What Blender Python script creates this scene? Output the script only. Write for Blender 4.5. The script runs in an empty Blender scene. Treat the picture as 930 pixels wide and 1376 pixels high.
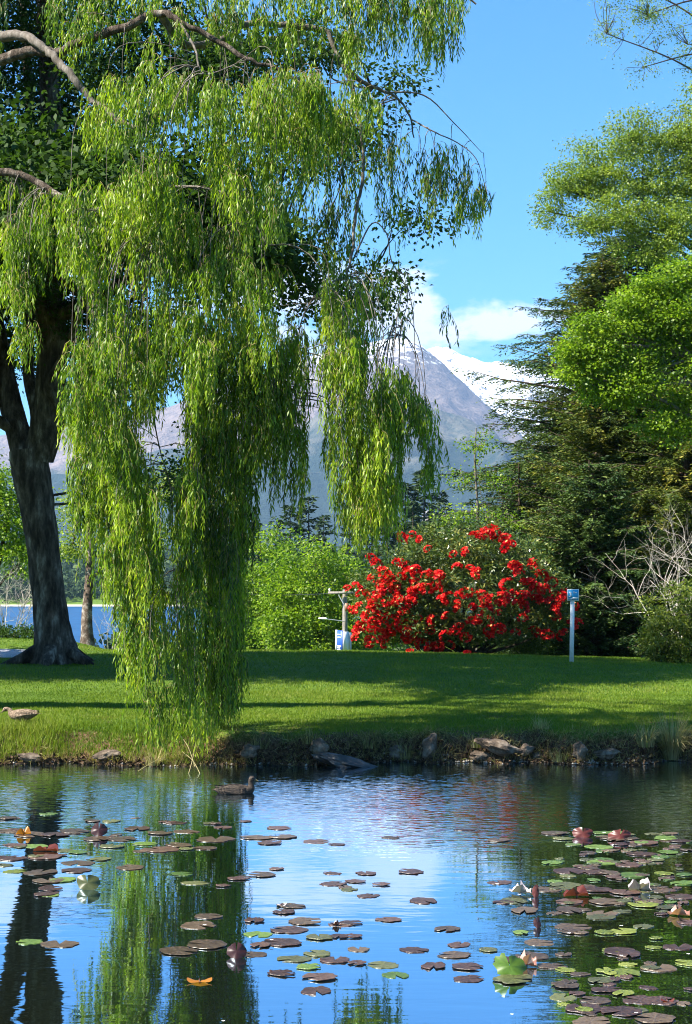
import bpy, bmesh, math, random
import numpy as np
from mathutils import Vector, noise as mnoise

# ------------------------------------------------------------------ camera, sky, sun, exposure
scene = bpy.context.scene
COL = scene.collection
# KD stretches distances along the view: the photograph was taken with a longish lens
KD = 1.56
F0, CX, CY, EYE = 1475.0, 465.0, 688.0, 2.3
F_PX = F0 * KD
PITCH = math.atan(102.0 / F_PX)
cd = bpy.data.cameras.new('camera'); cam = bpy.data.objects.new('camera', cd); COL.objects.link(cam)
cd.sensor_fit = 'VERTICAL'; cd.sensor_height = 24.0; cd.lens = 24.0 * F_PX / 1376.0
cd.clip_start = 0.1; cd.clip_end = 30000
cam.location = (0, 0, EYE); cam.rotation_euler = (math.pi / 2 + PITCH, 0, 0)
scene.camera = cam

SUN_EL, SUN_AZ = math.radians(47), math.radians(247)     # azimuth clockwise from +Y (view direction): left, a little behind us
SD = Vector((math.sin(SUN_AZ) * math.cos(SUN_EL), math.cos(SUN_AZ) * math.cos(SUN_EL), math.sin(SUN_EL)))
sl = bpy.data.lights.new('sun', 'SUN'); sl.energy = 5.0; sl.angle = math.radians(0.5); sl.color = (1.0, 0.94, 0.83)
so = bpy.data.objects.new('sun', sl); COL.objects.link(so); so.rotation_euler = SD.to_track_quat('Z', 'Y').to_euler()
so.location = (-30, -20, 40)

scene.view_settings.view_transform = 'Standard'; scene.view_settings.look = 'None'
scene.view_settings.exposure = 1.85; scene.view_settings.gamma = 1.0
scene.render.engine = 'CYCLES'
cy = scene.cycles
cy.max_bounces = 6; cy.diffuse_bounces = 3; cy.glossy_bounces = 3; cy.transmission_bounces = 4; cy.transparent_max_bounces = 4
cy.volume_bounces = 0; cy.caustics_reflective = False; cy.caustics_refractive = False
cy.use_denoising = True; cy.filter_width = 1.05; cy.sample_clamp_indirect = 6.0
try: cy.denoiser = 'OPENIMAGEDENOISE'
except Exception: pass

def pxdir(px, py):
    u = (px - CX) / F_PX; v = (CY - py) / F_PX
    return np.array((u, math.cos(PITCH) - v * math.sin(PITCH), math.sin(PITCH) + v * math.cos(PITCH)))
def at(px, py, d):
    """point on the line of sight of a photo pixel, d * KD metres in front of the camera"""
    d = d * KD; r = pxdir(px, py); return np.array((r[0] / r[1] * d, d, EYE + r[2] / r[1] * d))
def atz(px, py, z):
    r = pxdir(px, py); k = (z - EYE) / r[2]; return np.array((r[0] * k, r[1] * k, z))

W = bpy.data.worlds.new('World'); scene.world = W; W.use_nodes = True
nt = W.node_tree; nt.nodes.clear()
def NN(t, typ, **kw):
    n = t.nodes.new(typ)
    for k, v in kw.items():
        if k.startswith('_'): n.inputs[k[1:].replace('_', ' ')].default_value = v
        else: setattr(n, k, v)
    return n
def math_node(t, op, a, b=None, clamp=False):
    n = t.nodes.new('ShaderNodeMath'); n.operation = op; n.use_clamp = clamp
    for i, v in enumerate((a, b)):
        if v is None: continue
        if isinstance(v, (int, float)): n.inputs[i].default_value = v
        else: t.links.new(v, n.inputs[i])
    return n.outputs[0]
sky = nt.nodes.new('ShaderNodeTexSky'); sky.sky_type = 'NISHITA'; sky.sun_disc = False
sky.sun_elevation = SUN_EL; sky.sun_rotation = SUN_AZ; sky.altitude = 300; sky.air_density = 1.0; sky.dust_density = 0.3; sky.ozone_density = 3.0
hs = nt.nodes.new('ShaderNodeHueSaturation'); hs.inputs['Saturation'].default_value = 1.25; hs.inputs['Value'].default_value = 1.0; hs.inputs['Hue'].default_value = 0.495
nt.links.new(sky.outputs[0], hs.inputs['Color'])
geo = nt.nodes.new('ShaderNodeTexCoord')
D = geo.outputs['Generated']
mp = nt.nodes.new('ShaderNodeMapping'); mp.vector_type = 'POINT'; mp.inputs['Scale'].default_value = (17, 17, 38)
nt.links.new(D, mp.inputs['Vector'])
nz = NN(nt, 'ShaderNodeTexNoise', _Scale=1.0, _Detail=7.0, _Roughness=0.6, _Distortion=0.3); nt.links.new(mp.outputs[0], nz.inputs['Vector'])
acc = None
# cloud banks sitting over the range: (azimuth pixel, elevation pixel, half width, half height, weight)
for px, py, rw, rh, w in ((450, 425, 270, 90, 1.05), (550, 425, 130, 72, 1.05), (670, 432, 90, 40, .72), (740, 415, 60, 30, .6),
                          (10, 370, 130, 75, 1.0), (-300, 430, 300, 70, .9), (250, 460, 220, 60, .95), (980, 450, 260, 60, .8), (1500, 420, 400, 90, .9), (-900, 400, 400, 90, .9)):
    d = pxdir(px, py); d = d / np.linalg.norm(d)
    s = nt.nodes.new('ShaderNodeVectorMath'); s.operation = 'SUBTRACT'; nt.links.new(D, s.inputs[0]); s.inputs[1].default_value = tuple(d)
    m = nt.nodes.new('ShaderNodeVectorMath'); m.operation = 'MULTIPLY'; nt.links.new(s.outputs[0], m.inputs[0])
    m.inputs[1].default_value = (F_PX / rw, F_PX / rw, F_PX / rh)
    l = nt.nodes.new('ShaderNodeVectorMath'); l.operation = 'LENGTH'; nt.links.new(m.outputs[0], l.inputs[0])
    v = math_node(nt, 'SUBTRACT', 1.0, l.outputs['Value'], clamp=True)
    v = math_node(nt, 'MULTIPLY', v, 1.25 * w)
    acc = v if acc is None else math_node(nt, 'MAXIMUM', acc, v)
c1 = math_node(nt, 'MULTIPLY', math_node(nt, 'SUBTRACT', nz.outputs[0], 0.5), 4.8)
c1 = math_node(nt, 'ADD', math_node(nt, 'SUBTRACT', c1, 0.26), math_node(nt, 'MULTIPLY', acc, 0.85))
c1 = math_node(nt, 'MULTIPLY', c1, 1.5, clamp=True)
c1 = math_node(nt, 'MULTIPLY', c1, math_node(nt, 'MULTIPLY', acc, 3.0, clamp=True))
mx = nt.nodes.new('ShaderNodeMixRGB'); nt.links.new(c1, mx.inputs[0]); tn = nt.nodes.new('ShaderNodeVectorMath'); tn.operation = 'MULTIPLY'; nt.links.new(hs.outputs[0], tn.inputs[0]); tn.inputs[1].default_value = (.56, 1.02, 1.2); nt.links.new(tn.outputs[0], mx.inputs[1])
mx.inputs[2].default_value = (6.4, 6.7, 7.2, 1)
bg = nt.nodes.new('ShaderNodeBackground'); bg.inputs[1].default_value = 0.056; nt.links.new(mx.outputs[0], bg.inputs[0])
wo = nt.nodes.new('ShaderNodeOutputWorld'); nt.links.new(bg.outputs[0], wo.inputs[0])

# ------------------------------------------------------------------ helpers
def new_mat(name):
    m = bpy.data.materials.new(name); m.use_nodes = True; m.node_tree.nodes.clear(); return m, m.node_tree
def ramp(t, fac, stops):
    r = t.nodes.new('ShaderNodeValToRGB'); el = r.color_ramp.elements
    while len(el) < len(stops): el.new(0.5)
    for e, (p, c) in zip(el, stops): e.position = p; e.color = (*c, 1)
    t.links.new(fac, r.inputs[0]); return r.outputs[0]
def leaf_mat(name, cols, trans=0.42, rough=0.45, spec=0.35, tr_gain=1.5):
    """cols: dark, mid, bright leaf colours picked per leaf by the stored attribute 'rnd'"""
    m, t = new_mat(name)
    a = t.nodes.new('ShaderNodeAttribute'); a.attribute_name = 'rnd'
    c = ramp(t, a.outputs['Fac'], [(i / (len(cols) - 1), cc) for i, cc in enumerate(cols)])
    p = t.nodes.new('ShaderNodeBsdfPrincipled'); t.links.new(c, p.inputs['Base Color'])
    p.inputs['Roughness'].default_value = rough; p.inputs['Specular IOR Level'].default_value = spec
    o = t.nodes.new('ShaderNodeOutputMaterial')
    if trans > 0:
        g = t.nodes.new('ShaderNodeVectorMath'); g.operation = 'MULTIPLY'; t.links.new(c, g.inputs[0]); g.inputs[1].default_value = (tr_gain * 1.1, tr_gain * 1.15, tr_gain * .5)
        tr = t.nodes.new('ShaderNodeBsdfTranslucent'); t.links.new(g.outputs[0], tr.inputs[0])
        mxs = t.nodes.new('ShaderNodeMixShader'); mxs.inputs[0].default_value = trans
        t.links.new(p.outputs[0], mxs.inputs[1]); t.links.new(tr.outputs[0], mxs.inputs[2]); t.links.new(mxs.outputs[0], o.inputs[0])
    else: t.links.new(p.outputs[0], o.inputs[0])
    return m
def noise_mat(name, cols, scale=4.0, rough=0.8, bump=0.3, stretch=(1, 1, 1), detail=6, spec=0.3, bscale=None, bdist=0.02):
    m, t = new_mat(name)
    tc = t.nodes.new('ShaderNodeTexCoord'); mp = t.nodes.new('ShaderNodeMapping'); mp.inputs['Scale'].default_value = stretch
    t.links.new(tc.outputs['Object'], mp.inputs[0])
    n = NN(t, 'ShaderNodeTexNoise', _Scale=scale, _Detail=float(detail), _Roughness=0.65); t.links.new(mp.outputs[0], n.inputs['Vector'])
    k = len(cols); c = ramp(t, n.outputs[0], [(0.32 + 0.36 * i / max(1, k - 1), cc) for i, cc in enumerate(cols)])
    p = t.nodes.new('ShaderNodeBsdfPrincipled'); t.links.new(c, p.inputs['Base Color']); p.inputs['Roughness'].default_value = rough
    p.inputs['Specular IOR Level'].default_value = spec
    if bump > 0:
        n2 = NN(t, 'ShaderNodeTexNoise', _Scale=bscale or scale * 3, _Detail=5.0, _Roughness=0.7); t.links.new(mp.outputs[0], n2.inputs['Vector'])
        b = NN(t, 'ShaderNodeBump', _Strength=bump, _Distance=bdist); t.links.new(n2.outputs[0], b.inputs['Height']); t.links.new(b.outputs[0], p.inputs['Normal'])
    o = t.nodes.new('ShaderNodeOutputMaterial'); t.links.new(p.outputs[0], o.inputs[0]); return m

def mesh_np(name, V, Fs, mat=None, attr=None, smooth=False):
    """V (n,3); Fs: list of (m,k) index arrays; attr: per-vertex float 'rnd'"""
    V = np.asarray(V, np.float32); me = bpy.data.meshes.new(name)
    if not isinstance(Fs, (list, tuple)): Fs = [Fs]
    Fs = [np.asarray(f, np.int32) for f in Fs if len(f)]
    me.vertices.add(len(V)); me.vertices.foreach_set('co', V.ravel())
    loops = np.concatenate([f.ravel() for f in Fs]); tot = np.concatenate([np.full(len(f), f.shape[1], np.int32) for f in Fs])
    st = np.concatenate(([0], np.cumsum(tot)[:-1])).astype(np.int32)
    me.loops.add(len(loops)); me.loops.foreach_set('vertex_index', loops)
    me.polygons.add(len(tot)); me.polygons.foreach_set('loop_start', st)
    try: me.polygons.foreach_set('loop_total', tot)
    except Exception: pass
    if smooth: me.polygons.foreach_set('use_smooth', np.ones(len(tot), bool))
    me.update(calc_edges=True)
    if attr is not None:
        a = me.attributes.new('rnd', 'FLOAT', 'POINT'); a.data.foreach_set('value', np.asarray(attr, np.float32))
    if mat: me.materials.append(mat)
    return me
def link(name, me, parent=None, loc=None):
    o = bpy.data.objects.new(name, me); COL.objects.link(o)
    if parent: o.parent = parent
    if loc is not None: o.location = loc
    return o
def part(name, V, Fs, mat, parent=None, attr=None, smooth=False, stuff=False, label=None):
    V = np.asarray(V, float)
    if parent is not None: V = V - np.array(parent.location)[None, :]
    o = link(name, mesh_np(name, V, Fs, mat, attr, smooth), parent)
    if stuff: o['kind'] = 'stuff'
    if label: o['label'] = label
    return o
def tag(o, label=None, cat=None, group=None, kind=None):
    if label: o['label'] = label
    if cat: o['category'] = cat
    if group: o['group'] = group
    if kind: o['kind'] = kind
    return o
def thing(name, loc, label, cat, group=None):
    o = bpy.data.objects.new(name, None); COL.objects.link(o); o.location = tuple(float(v) for v in loc); o.empty_display_size = .2
    return tag(o, label, cat, group)
def rng(s): return np.random.default_rng(s)
def unit(a): return a / (np.linalg.norm(a, axis=-1, keepdims=True) + 1e-9)
def sph(r, n):
    v = r.normal(size=(n, 3)); return unit(v)
def catmull(P, k=5):
    P = [np.array(p, float) for p in P]; P = [2 * P[0] - P[1]] + P + [2 * P[-1] - P[-2]]; out = []
    for i in range(1, len(P) - 2):
        for j in range(k):
            t = j / k; a, b, c, d = P[i - 1:i + 3]
            out.append(.5 * ((2 * b) + (-a + c) * t + (2 * a - 5 * b + 4 * c - d) * t * t + (-a + 3 * b - 3 * c + d) * t ** 3))
    out.append(P[-2]); return np.array(out)
def tube(P, R, k=8, wob=0.0, seed=0):
    P = np.asarray(P, float); n = len(P); R = np.asarray(R, float) * np.ones(n)
    T = unit(np.gradient(P, axis=0)); ref = np.array((0.31, 0.93, 0.2)) if abs(T[0][2]) > .5 else np.array((0, 0, 1.0))
    A = unit(np.cross(T, ref)); B = np.cross(T, A)
    th = np.linspace(0, 2 * math.pi, k, endpoint=False)
    rr = R[:, None] * np.ones((n, k))
    if wob:
        r = rng(seed); ph = r.uniform(0, 6.28, 4)
        rr = rr * (1 + wob * np.sin(th[None] * 3 + ph[0] + np.arange(n)[:, None] * .25) + wob * .6 * np.sin(th[None] * 5 + ph[1] - np.arange(n)[:, None] * .4) + wob * .5 * r.normal(size=(n, k)))
    V = P[:, None] + rr[..., None] * (np.cos(th)[None, :, None] * A[:, None] + np.sin(th)[None, :, None] * B[:, None])
    V = V.reshape(-1, 3); i = np.arange(n - 1)[:, None] * k; j = np.arange(k)[None]; j2 = (j + 1) % k
    F = np.stack((i + j, i + j2, i + k + j2, i + k + j), -1).reshape(-1, 4); return V, F
class Acc:
    def __init__(s): s.V = []; s.F = {}; s.n = 0; s.A = []
    def add(s, V, F, a=0.5):
        V = np.asarray(V, float); F = np.asarray(F, int)
        s.F.setdefault(F.shape[1], []).append(F + s.n); s.V.append(V); s.n += len(V)
        s.A.append(np.full(len(V), a) if np.isscalar(a) else np.asarray(a))
    def get(s): return np.concatenate(s.V), [np.concatenate(f) for f in s.F.values()], np.concatenate(s.A)
    def part(s, name, mat, parent=None, **kw):
        V, F, A = s.get(); return part(name, V, F, mat, parent, attr=A, **kw)
def leaves(P, Dv, Nv, L, Wd, rnd, fold=0.12, mid=0.45):
    n = len(P); L = (np.ones(n) * L)[:, None]; Wd = (np.ones(n) * Wd)[:, None]
    Dv = unit(Dv); S = unit(np.cross(Dv, Nv)); N2 = np.cross(S, Dv)
    V = np.stack((P, P + Dv * L * mid + S * Wd / 2 + N2 * Wd * fold, P + Dv * L - N2 * L * .06, P + Dv * L * mid - S * Wd / 2 + N2 * Wd * fold), 1)
    F = np.arange(4 * n).reshape(n, 4); return V.reshape(-1, 3), F, np.repeat(rnd, 4)
def box(c, s, rz=0.0):
    x, y, z = np.array(s) / 2; V = np.array([(a * x, b * y, c_ * z) for a in (-1, 1) for b in (-1, 1) for c_ in (-1, 1)], float)
    co, si = math.cos(rz), math.sin(rz); V = np.stack((V[:, 0] * co - V[:, 1] * si, V[:, 0] * si + V[:, 1] * co, V[:, 2]), 1) + np.array(c)
    return V, np.array([(0, 1, 3, 2), (4, 6, 7, 5), (0, 4, 5, 1), (2, 3, 7, 6), (0, 2, 6, 4), (1, 5, 7, 3)])
# vectorised value noise
def vnoise(x, y, seed=0):
    xi = np.floor(x).astype(np.int64); yi = np.floor(y).astype(np.int64); xf = x - xi; yf = y - yi
    u = xf * xf * (3 - 2 * xf); v = yf * yf * (3 - 2 * yf)
    def h(a, b):
        n = (a * 374761393 + b * 668265263 + seed * 1442695041) & 0xffffffff
        n = ((n ^ (n >> 13)) * 1274126177) & 0xffffffff; n = n ^ (n >> 16); return (n & 0xffff) / 65535.0
    return (h(xi, yi) * (1 - u) + h(xi + 1, yi) * u) * (1 - v) + (h(xi, yi + 1) * (1 - u) + h(xi + 1, yi + 1) * u) * v
def fbm(x, y, o=5, seed=0, gain=.5, ridged=False):
    s = 0; a = 1; t = 0
    for k in range(o):
        n = vnoise(x * 2 ** k + 17.3 * k, y * 2 ** k - 9.1 * k, seed + k)
        if ridged: n = 1 - abs(2 * n - 1)
        s = s + a * n; t += a; a *= gain
    return s / t
def sstep(a, b, x): t = np.clip((x - a) / (b - a), 0, 1); return t * t * (3 - 2 * t)

# ------------------------------------------------------------------ the ground
LAKE_Z = -6.0
def shore(x): return 14.38 + .10 * np.sin(1.3 * x + 1) + .07 * np.sin(3.1 * x) + .16 * sstep(-1, 1.5, x) + .05 * np.sin(7.3 * x + 2) + .16 * (fbm(x * 2.1, x * 0 + 5, 3, 61) - .5)
def ground(x, y):
    x = np.asarray(x, float); y = np.asarray(y, float) / KD
    t = -np.minimum(np.minimum(shore(x) - y, y - 1.1), 15 - abs(x) + .6 * np.sin(y))
    n1 = fbm(x * 1.7, y * 1.7, 4, 3) - .5; n2 = fbm(x * 7, y * 7, 3, 9) - .5
    left = sstep(-1.2, -2.6, x)
    w = .20 + .35 * left
    h = np.where(t < 0, np.maximum(-.7, t * 1.0), 0.35 * sstep(0, w, t) + .03 * np.clip(t, 0, 1)) + (n2 * .16 + (fbm(x * 2.6, y * 5, 3, 44) - .5) * .22) * np.exp(-((t - .14) / .2) ** 2)
    h = h + .46 * sstep(.2, 9.3, t) * sstep(8, 14, y) + n1 * .05 * sstep(.3, 1.5, t)
    h = h - .026 * np.clip(x, 0, 8) * sstep(16, 23, y)
    h = h + .28 * sstep(-5.6, -7.2, x) * sstep(23, 25.5, y) * (1 - sstep(30, 36, y))
    h = h - 9.75 * sstep(24.5, 69, y)
    far = sstep(482, 520, y) * 6 + np.clip(y - 520, 0, 600) * .05 + 8 * fbm(x / 90, y / 90, 4, 5) * sstep(540, 800, y)
    return h + far
def gz(x, y): return float(ground(x, y))
xs = np.concatenate((-np.geomspace(9000, 12.5, 42), np.arange(-12, 12, .09), np.geomspace(12.5, 9000, 42)))
ys = np.concatenate((-np.geomspace(3000, 6, 14), np.arange(-5, 12, .6), np.arange(12, 16.5, .06), np.arange(16.5, 28, .2), np.arange(28, 72, 1.5), np.arange(72, 480, 25), np.arange(480, 560, 5), np.geomspace(565, 7300, 36))) * KD
X, Y = np.meshgrid(xs, ys, indexing='ij'); Z = ground(X, Y)
nx, ny = X.shape; I = (np.arange(nx - 1)[:, None] * ny + np.arange(ny - 1)[None]).reshape(-1)
GF = np.stack((I, I + ny, I + ny + 1, I + 1), 1)

m_ground, t = new_mat('lawn_and_earth')
tc = t.nodes.new('ShaderNodeNewGeometry'); sx = t.nodes.new('ShaderNodeSeparateXYZ'); t.links.new(tc.outputs['Position'], sx.inputs[0])
n1 = NN(t, 'ShaderNodeTexNoise', _Scale=1.1, _Detail=6.0, _Roughness=.7); t.links.new(tc.outputs['Position'], n1.inputs['Vector'])
n2 = NN(t, 'ShaderNodeTexNoise', _Scale=26.0, _Detail=5.0, _Roughness=.75); t.links.new(tc.outputs['Position'], n2.inputs['Vector'])
mixn = math_node(t, 'ADD', math_node(t, 'MULTIPLY', n1.outputs[0], .55), math_node(t, 'MULTIPLY', n2.outputs[0], .45))
grass = ramp(t, mixn, [(.30, (.035, .07, .008)), (.5, (.08, .14, .012)), (.68, (.15, .19, .03))])
earth = ramp(t, n2.outputs[0], [(.3, (.018, .011, .006)), (.5, (.11, .062, .034)), (.7, (.26, .17, .10))])
# bare soil shows on the cut bank: a band by height above the water
zz = math_node(t, 'ADD', sx.outputs[2], math_node(t, 'MULTIPLY', math_node(t, 'SUBTRACT', n1.outputs[0], .5), .5))
bank = NN(t, 'ShaderNodeMapRange'); bank.inputs['From Min'].default_value = .30; bank.inputs['From Max'].default_value = .40; bank.inputs['To Min'].default_value = 1; bank.inputs['To Max'].default_value = 0
t.links.new(zz, bank.inputs['Value'])
lt = NN(t, 'ShaderNodeMapRange'); lt.inputs['From Min'].default_value = 30 * KD; lt.inputs['From Max'].default_value = 20 * KD; t.links.new(sx.outputs[1], lt.inputs['Value'])
bk = math_node(t, 'MULTIPLY', bank.outputs[0], lt.outputs[0])
m1 = t.nodes.new('ShaderNodeMixRGB'); t.links.new(bk, m1.inputs[0]); t.links.new(grass, m1.inputs[1]); t.links.new(earth, m1.inputs[2])
# pale beach on the far lake shore
b1 = NN(t, 'ShaderNodeMapRange'); b1.inputs['From Min'].default_value = 505 * KD; b1.inputs['From Max'].default_value = 501 * KD; t.links.new(sx.outputs[1], b1.inputs['Value'])
b2 = NN(t, 'ShaderNodeMapRange'); b2.inputs['From Min'].default_value = 470 * KD; b2.inputs['From Max'].default_value = 480 * KD; t.links.new(sx.outputs[1], b2.inputs['Value'])
m2 = t.nodes.new('ShaderNodeMixRGB'); t.links.new(math_node(t, 'MULTIPLY', b1.outputs[0], b2.outputs[0]), m2.inputs[0]); t.links.new(m1.outputs[0], m2.inputs[1]); m2.inputs[2].default_value = (.50, .46, .38, 1)
p = t.nodes.new('ShaderNodeBsdfPrincipled'); t.links.new(m2.outputs[0], p.inputs['Base Color']); p.inputs['Roughness'].default_value = .9; p.inputs['Specular IOR Level'].default_value = .15
bp = NN(t, 'ShaderNodeBump', _Strength=.8, _Distance=.04); t.links.new(n2.outputs[0], bp.inputs['Height']); t.links.new(bp.outputs[0], p.inputs['Normal'])
t.links.new(p.outputs[0], t.nodes.new('ShaderNodeOutputMaterial').inputs[0])
tag(part('lawn', np.stack((X, Y, Z), -1).reshape(-1, 3), GF, m_ground, smooth=True), 'sloping green lawn above the pond bank', kind='structure')

# ------------------------------------------------------------------ pond water and lake
m_pond, t = new_mat('pond_water')
g = t.nodes.new('ShaderNodeNewGeometry'); sx = t.nodes.new('ShaderNodeSeparateXYZ'); t.links.new(g.outputs['Position'], sx.inputs[0])
def wav(sc, strc, det):
    mp = t.nodes.new('ShaderNodeMapping'); mp.inputs['Scale'].default_value = strc; t.links.new(g.outputs['Position'], mp.inputs[0])
    n = NN(t, 'ShaderNodeTexNoise', _Scale=sc, _Detail=det, _Roughness=.5, _Distortion=.25); t.links.new(mp.outputs[0], n.inputs['Vector']); return n.outputs[0]
w1 = wav(1.0, (2.2, 6.0, 1), 2.0); w2 = wav(1.0, (7, 15, 1), 1.0); w3 = wav(1.0, (.35, .5, 1), 2.0)
# a breeze ruffles the far third of the pond, the near part lies calm
br = NN(t, 'ShaderNodeMapRange'); br.inputs['From Min'].default_value = 9.6 * KD; br.inputs['From Max'].default_value = 11.8 * KD; br.inputs['To Min'].default_value = .02; br.inputs['To Max'].default_value = 1
t.links.new(math_node(t, 'ADD', sx.outputs[1], math_node(t, 'MULTIPLY', math_node(t, 'SUBTRACT', w3, .5), 5)), br.inputs['Value'])
hgt = math_node(t, 'ADD', math_node(t, 'MULTIPLY', w1, .0013), math_node(t, 'MULTIPLY', math_node(t, 'MULTIPLY', w2, br.outputs[0]), .0042))
bp = NN(t, 'ShaderNodeBump', _Strength=1.0, _Distance=1.0); t.links.new(hgt, bp.inputs['Height'])
df = t.nodes.new('ShaderNodeBsdfDiffuse'); df.inputs[0].default_value = (.012, .016, .010, 1)
gl = t.nodes.new('ShaderNodeBsdfGlossy'); gl.inputs['Roughness'].default_value = .02; gl.inputs[0].default_value = (.66, .82, .98, 1)
fr = NN(t, 'ShaderNodeFresnel', _IOR=1.33); 
for n in (df, gl, fr): t.links.new(bp.outputs[0], n.inputs['Normal'])
fm = NN(t, 'ShaderNodeMapRange'); fm.inputs['From Min'].default_value = .03; fm.inputs['From Max'].default_value = .45; fm.inputs['To Min'].default_value = .55; fm.inputs['To Max'].default_value = .95
t.links.new(fr.outputs[0], fm.inputs['Value'])
ms = t.nodes.new('ShaderNodeMixShader'); t.links.new(fm.outputs[0], ms.inputs[0]); t.links.new(df.outputs[0], ms.inputs[1]); t.links.new(gl.outputs[0], ms.inputs[2])
t.links.new(ms.outputs[0], t.nodes.new('ShaderNodeOutputMaterial').inputs[0])
V = np.array([(-18, 0, 0), (18, 0, 0), (18, 16.5 * KD, 0), (-18, 16.5 * KD, 0)], float)
tag(part('pond_water', V, np.array([(0, 1, 2, 3)]), m_pond), 'calm pond water reflecting sky and trees', kind='structure')
m_lake, t = new_mat('lake_water')
g = t.nodes.new('ShaderNodeNewGeometry'); n = NN(t, 'ShaderNodeTexNoise', _Scale=.35, _Detail=4.0); mpn = t.nodes.new('ShaderNodeMapping'); mpn.inputs['Scale'].default_value = (1, .25, 1)
t.links.new(g.outputs['Position'], mpn.inputs[0]); t.links.new(mpn.outputs[0], n.inputs['Vector'])
p = t.nodes.new('ShaderNodeBsdfPrincipled'); p.inputs['Roughness'].default_value = .3; p.inputs['Specular IOR Level'].default_value = .08
t.links.new(ramp(t, n.outputs[0], [(.35, (.001, .03, .10)), (.65, (.003, .055, .16))]), p.inputs['Base Color'])
bp = NN(t, 'ShaderNodeBump', _Strength=.7, _Distance=.8); t.links.new(n.outputs[0], bp.inputs['Height']); t.links.new(bp.outputs[0], p.inputs['Normal'])
t.links.new(p.outputs[0], t.nodes.new('ShaderNodeOutputMaterial').inputs[0])
V = np.array([(-3000, 45 * KD, LAKE_Z), (3000, 45 * KD, LAKE_Z), (3000, 495 * KD, LAKE_Z), (-3000, 495 * KD, LAKE_Z)], float)
tag(part('lake_water', V, np.array([(0, 1, 2, 3)]), m_lake), 'deep blue lake beyond the lawn', kind='structure')

# ------------------------------------------------------------------ mountains
def ridge(name, label, sil, Dm, Wd, seed, amp, mat, nxv=300, nyv=90, freq=3.0, power=1.0):
    Dm = Dm * KD; Wd = Wd * 1.3; sp = np.array(sil, float)
    u = np.linspace(sp[0, 0], sp[-1, 0], nxv); hpx = np.interp(u, sp[:, 0], sp[:, 1])
    xx = (u - CX) / F_PX * Dm; top = EYE + (790 - hpx) / F_PX * Dm
    v = np.linspace(-1, 1, nyv); Xg, Vg = np.meshgrid(xx, v, indexing='ij'); Tg = np.repeat(top[:, None], nyv, 1)
    Yg = Dm + Vg * Wd
    sc = freq / Wd
    wx = Xg + Wd * .25 * (fbm(Xg * sc * .7, Yg * sc * .7, 3, seed + 20) - .5); wy = Yg + Wd * .25 * (fbm(Xg * sc * .7 + 9, Yg * sc * .7, 3, seed + 30) - .5)
    r = fbm(wx * sc, wy * sc, 7, seed, .52, True) - .62
    prof = (1 - abs(Vg)) ** power
    Zg = -15 + (Tg + 15) * prof + amp * r * (0.35 + prof) * (1 - .6 * np.exp(-(Vg / .06) ** 2))
    Zg = np.where(abs(Vg) > .985, -15, np.maximum(Zg, -15))
    V = np.stack((Xg, Yg, Zg), -1).reshape(-1, 3)
    I = (np.arange(nxv - 1)[:, None] * nyv + np.arange(nyv - 1)[None]).reshape(-1)
    tag(part(name, V, np.stack((I, I + nyv, I + nyv + 1, I + 1), 1), mat, smooth=True), label, kind='structure')
def mountain_mat(name, low, mid, rock, snow_z, snow_soft, patch=1.0, low_z=300):
    m, t = new_mat(name); g = t.nodes.new('ShaderNodeNewGeometry'); sx = t.nodes.new('ShaderNodeSeparateXYZ'); t.links.new(g.outputs['Position'], sx.inputs[0])
    n = NN(t, 'ShaderNodeTexNoise', _Scale=.006, _Detail=10.0, _Roughness=.65); t.links.new(g.outputs['Position'], n.inputs['Vector'])
    n2 = NN(t, 'ShaderNodeTexNoise', _Scale=.03, _Detail=8.0, _Roughness=.7); t.links.new(g.outputs['Position'], n2.inputs['Vector'])
    zz = math_node(t, 'ADD', sx.outputs[2], math_node(t, 'MULTIPLY', math_node(t, 'SUBTRACT', n.outputs[0], .5), 700))
    f1 = NN(t, 'ShaderNodeMapRange'); f1.inputs['From Min'].default_value = low_z - 60; f1.inputs['From Max'].default_value = low_z + 60; t.links.new(zz, f1.inputs['Value'])
    a = t.nodes.new('ShaderNodeMixRGB'); t.links.new(f1.outputs[0], a.inputs[0]); a.inputs[1].default_value = (*low, 1)
    t.links.new(ramp(t, n2.outputs[0], [(.35, rock), (.6, mid)]), a.inputs[2])
    sn = t.nodes.new('ShaderNodeSeparateXYZ'); t.links.new(g.outputs['Normal'], sn.inputs[0])
    s = math_node(t, 'ADD', math_node(t, 'DIVIDE', math_node(t, 'SUBTRACT', sx.outputs[2], snow_z), snow_soft), math_node(t, 'MULTIPLY', math_node(t, 'SUBTRACT', n2.outputs[0], .5), 5.0 * patch))
    s = math_node(t, 'ADD', s, math_node(t, 'MULTIPLY', math_node(t, 'SUBTRACT', sn.outputs[2], .72), 3.0))
    s = math_node(t, 'MULTIPLY', s, 2.5, clamp=True)
    b = t.nodes.new('ShaderNodeMixRGB'); t.links.new(s, b.inputs[0]); t.links.new(a.outputs[0], b.inputs[1]); b.inputs[2].default_value = (.86, .88, .92, 1)
    p = t.nodes.new('ShaderNodeBsdfPrincipled'); p.inputs['Roughness'].default_value = .95; p.inputs['Specular IOR Level'].default_value = .1
    t.links.new(b.outputs[0], p.inputs['Base Color'])
    bp = NN(t, 'ShaderNodeBump', _Strength=.9, _Distance=30.0); t.links.new(n2.outputs[0], bp.inputs['Height']); t.links.new(bp.outputs[0], p.inputs['Normal'])
    t.links.new(p.outputs[0], t.nodes.new('ShaderNodeOutputMaterial').inputs[0]); return m
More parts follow.
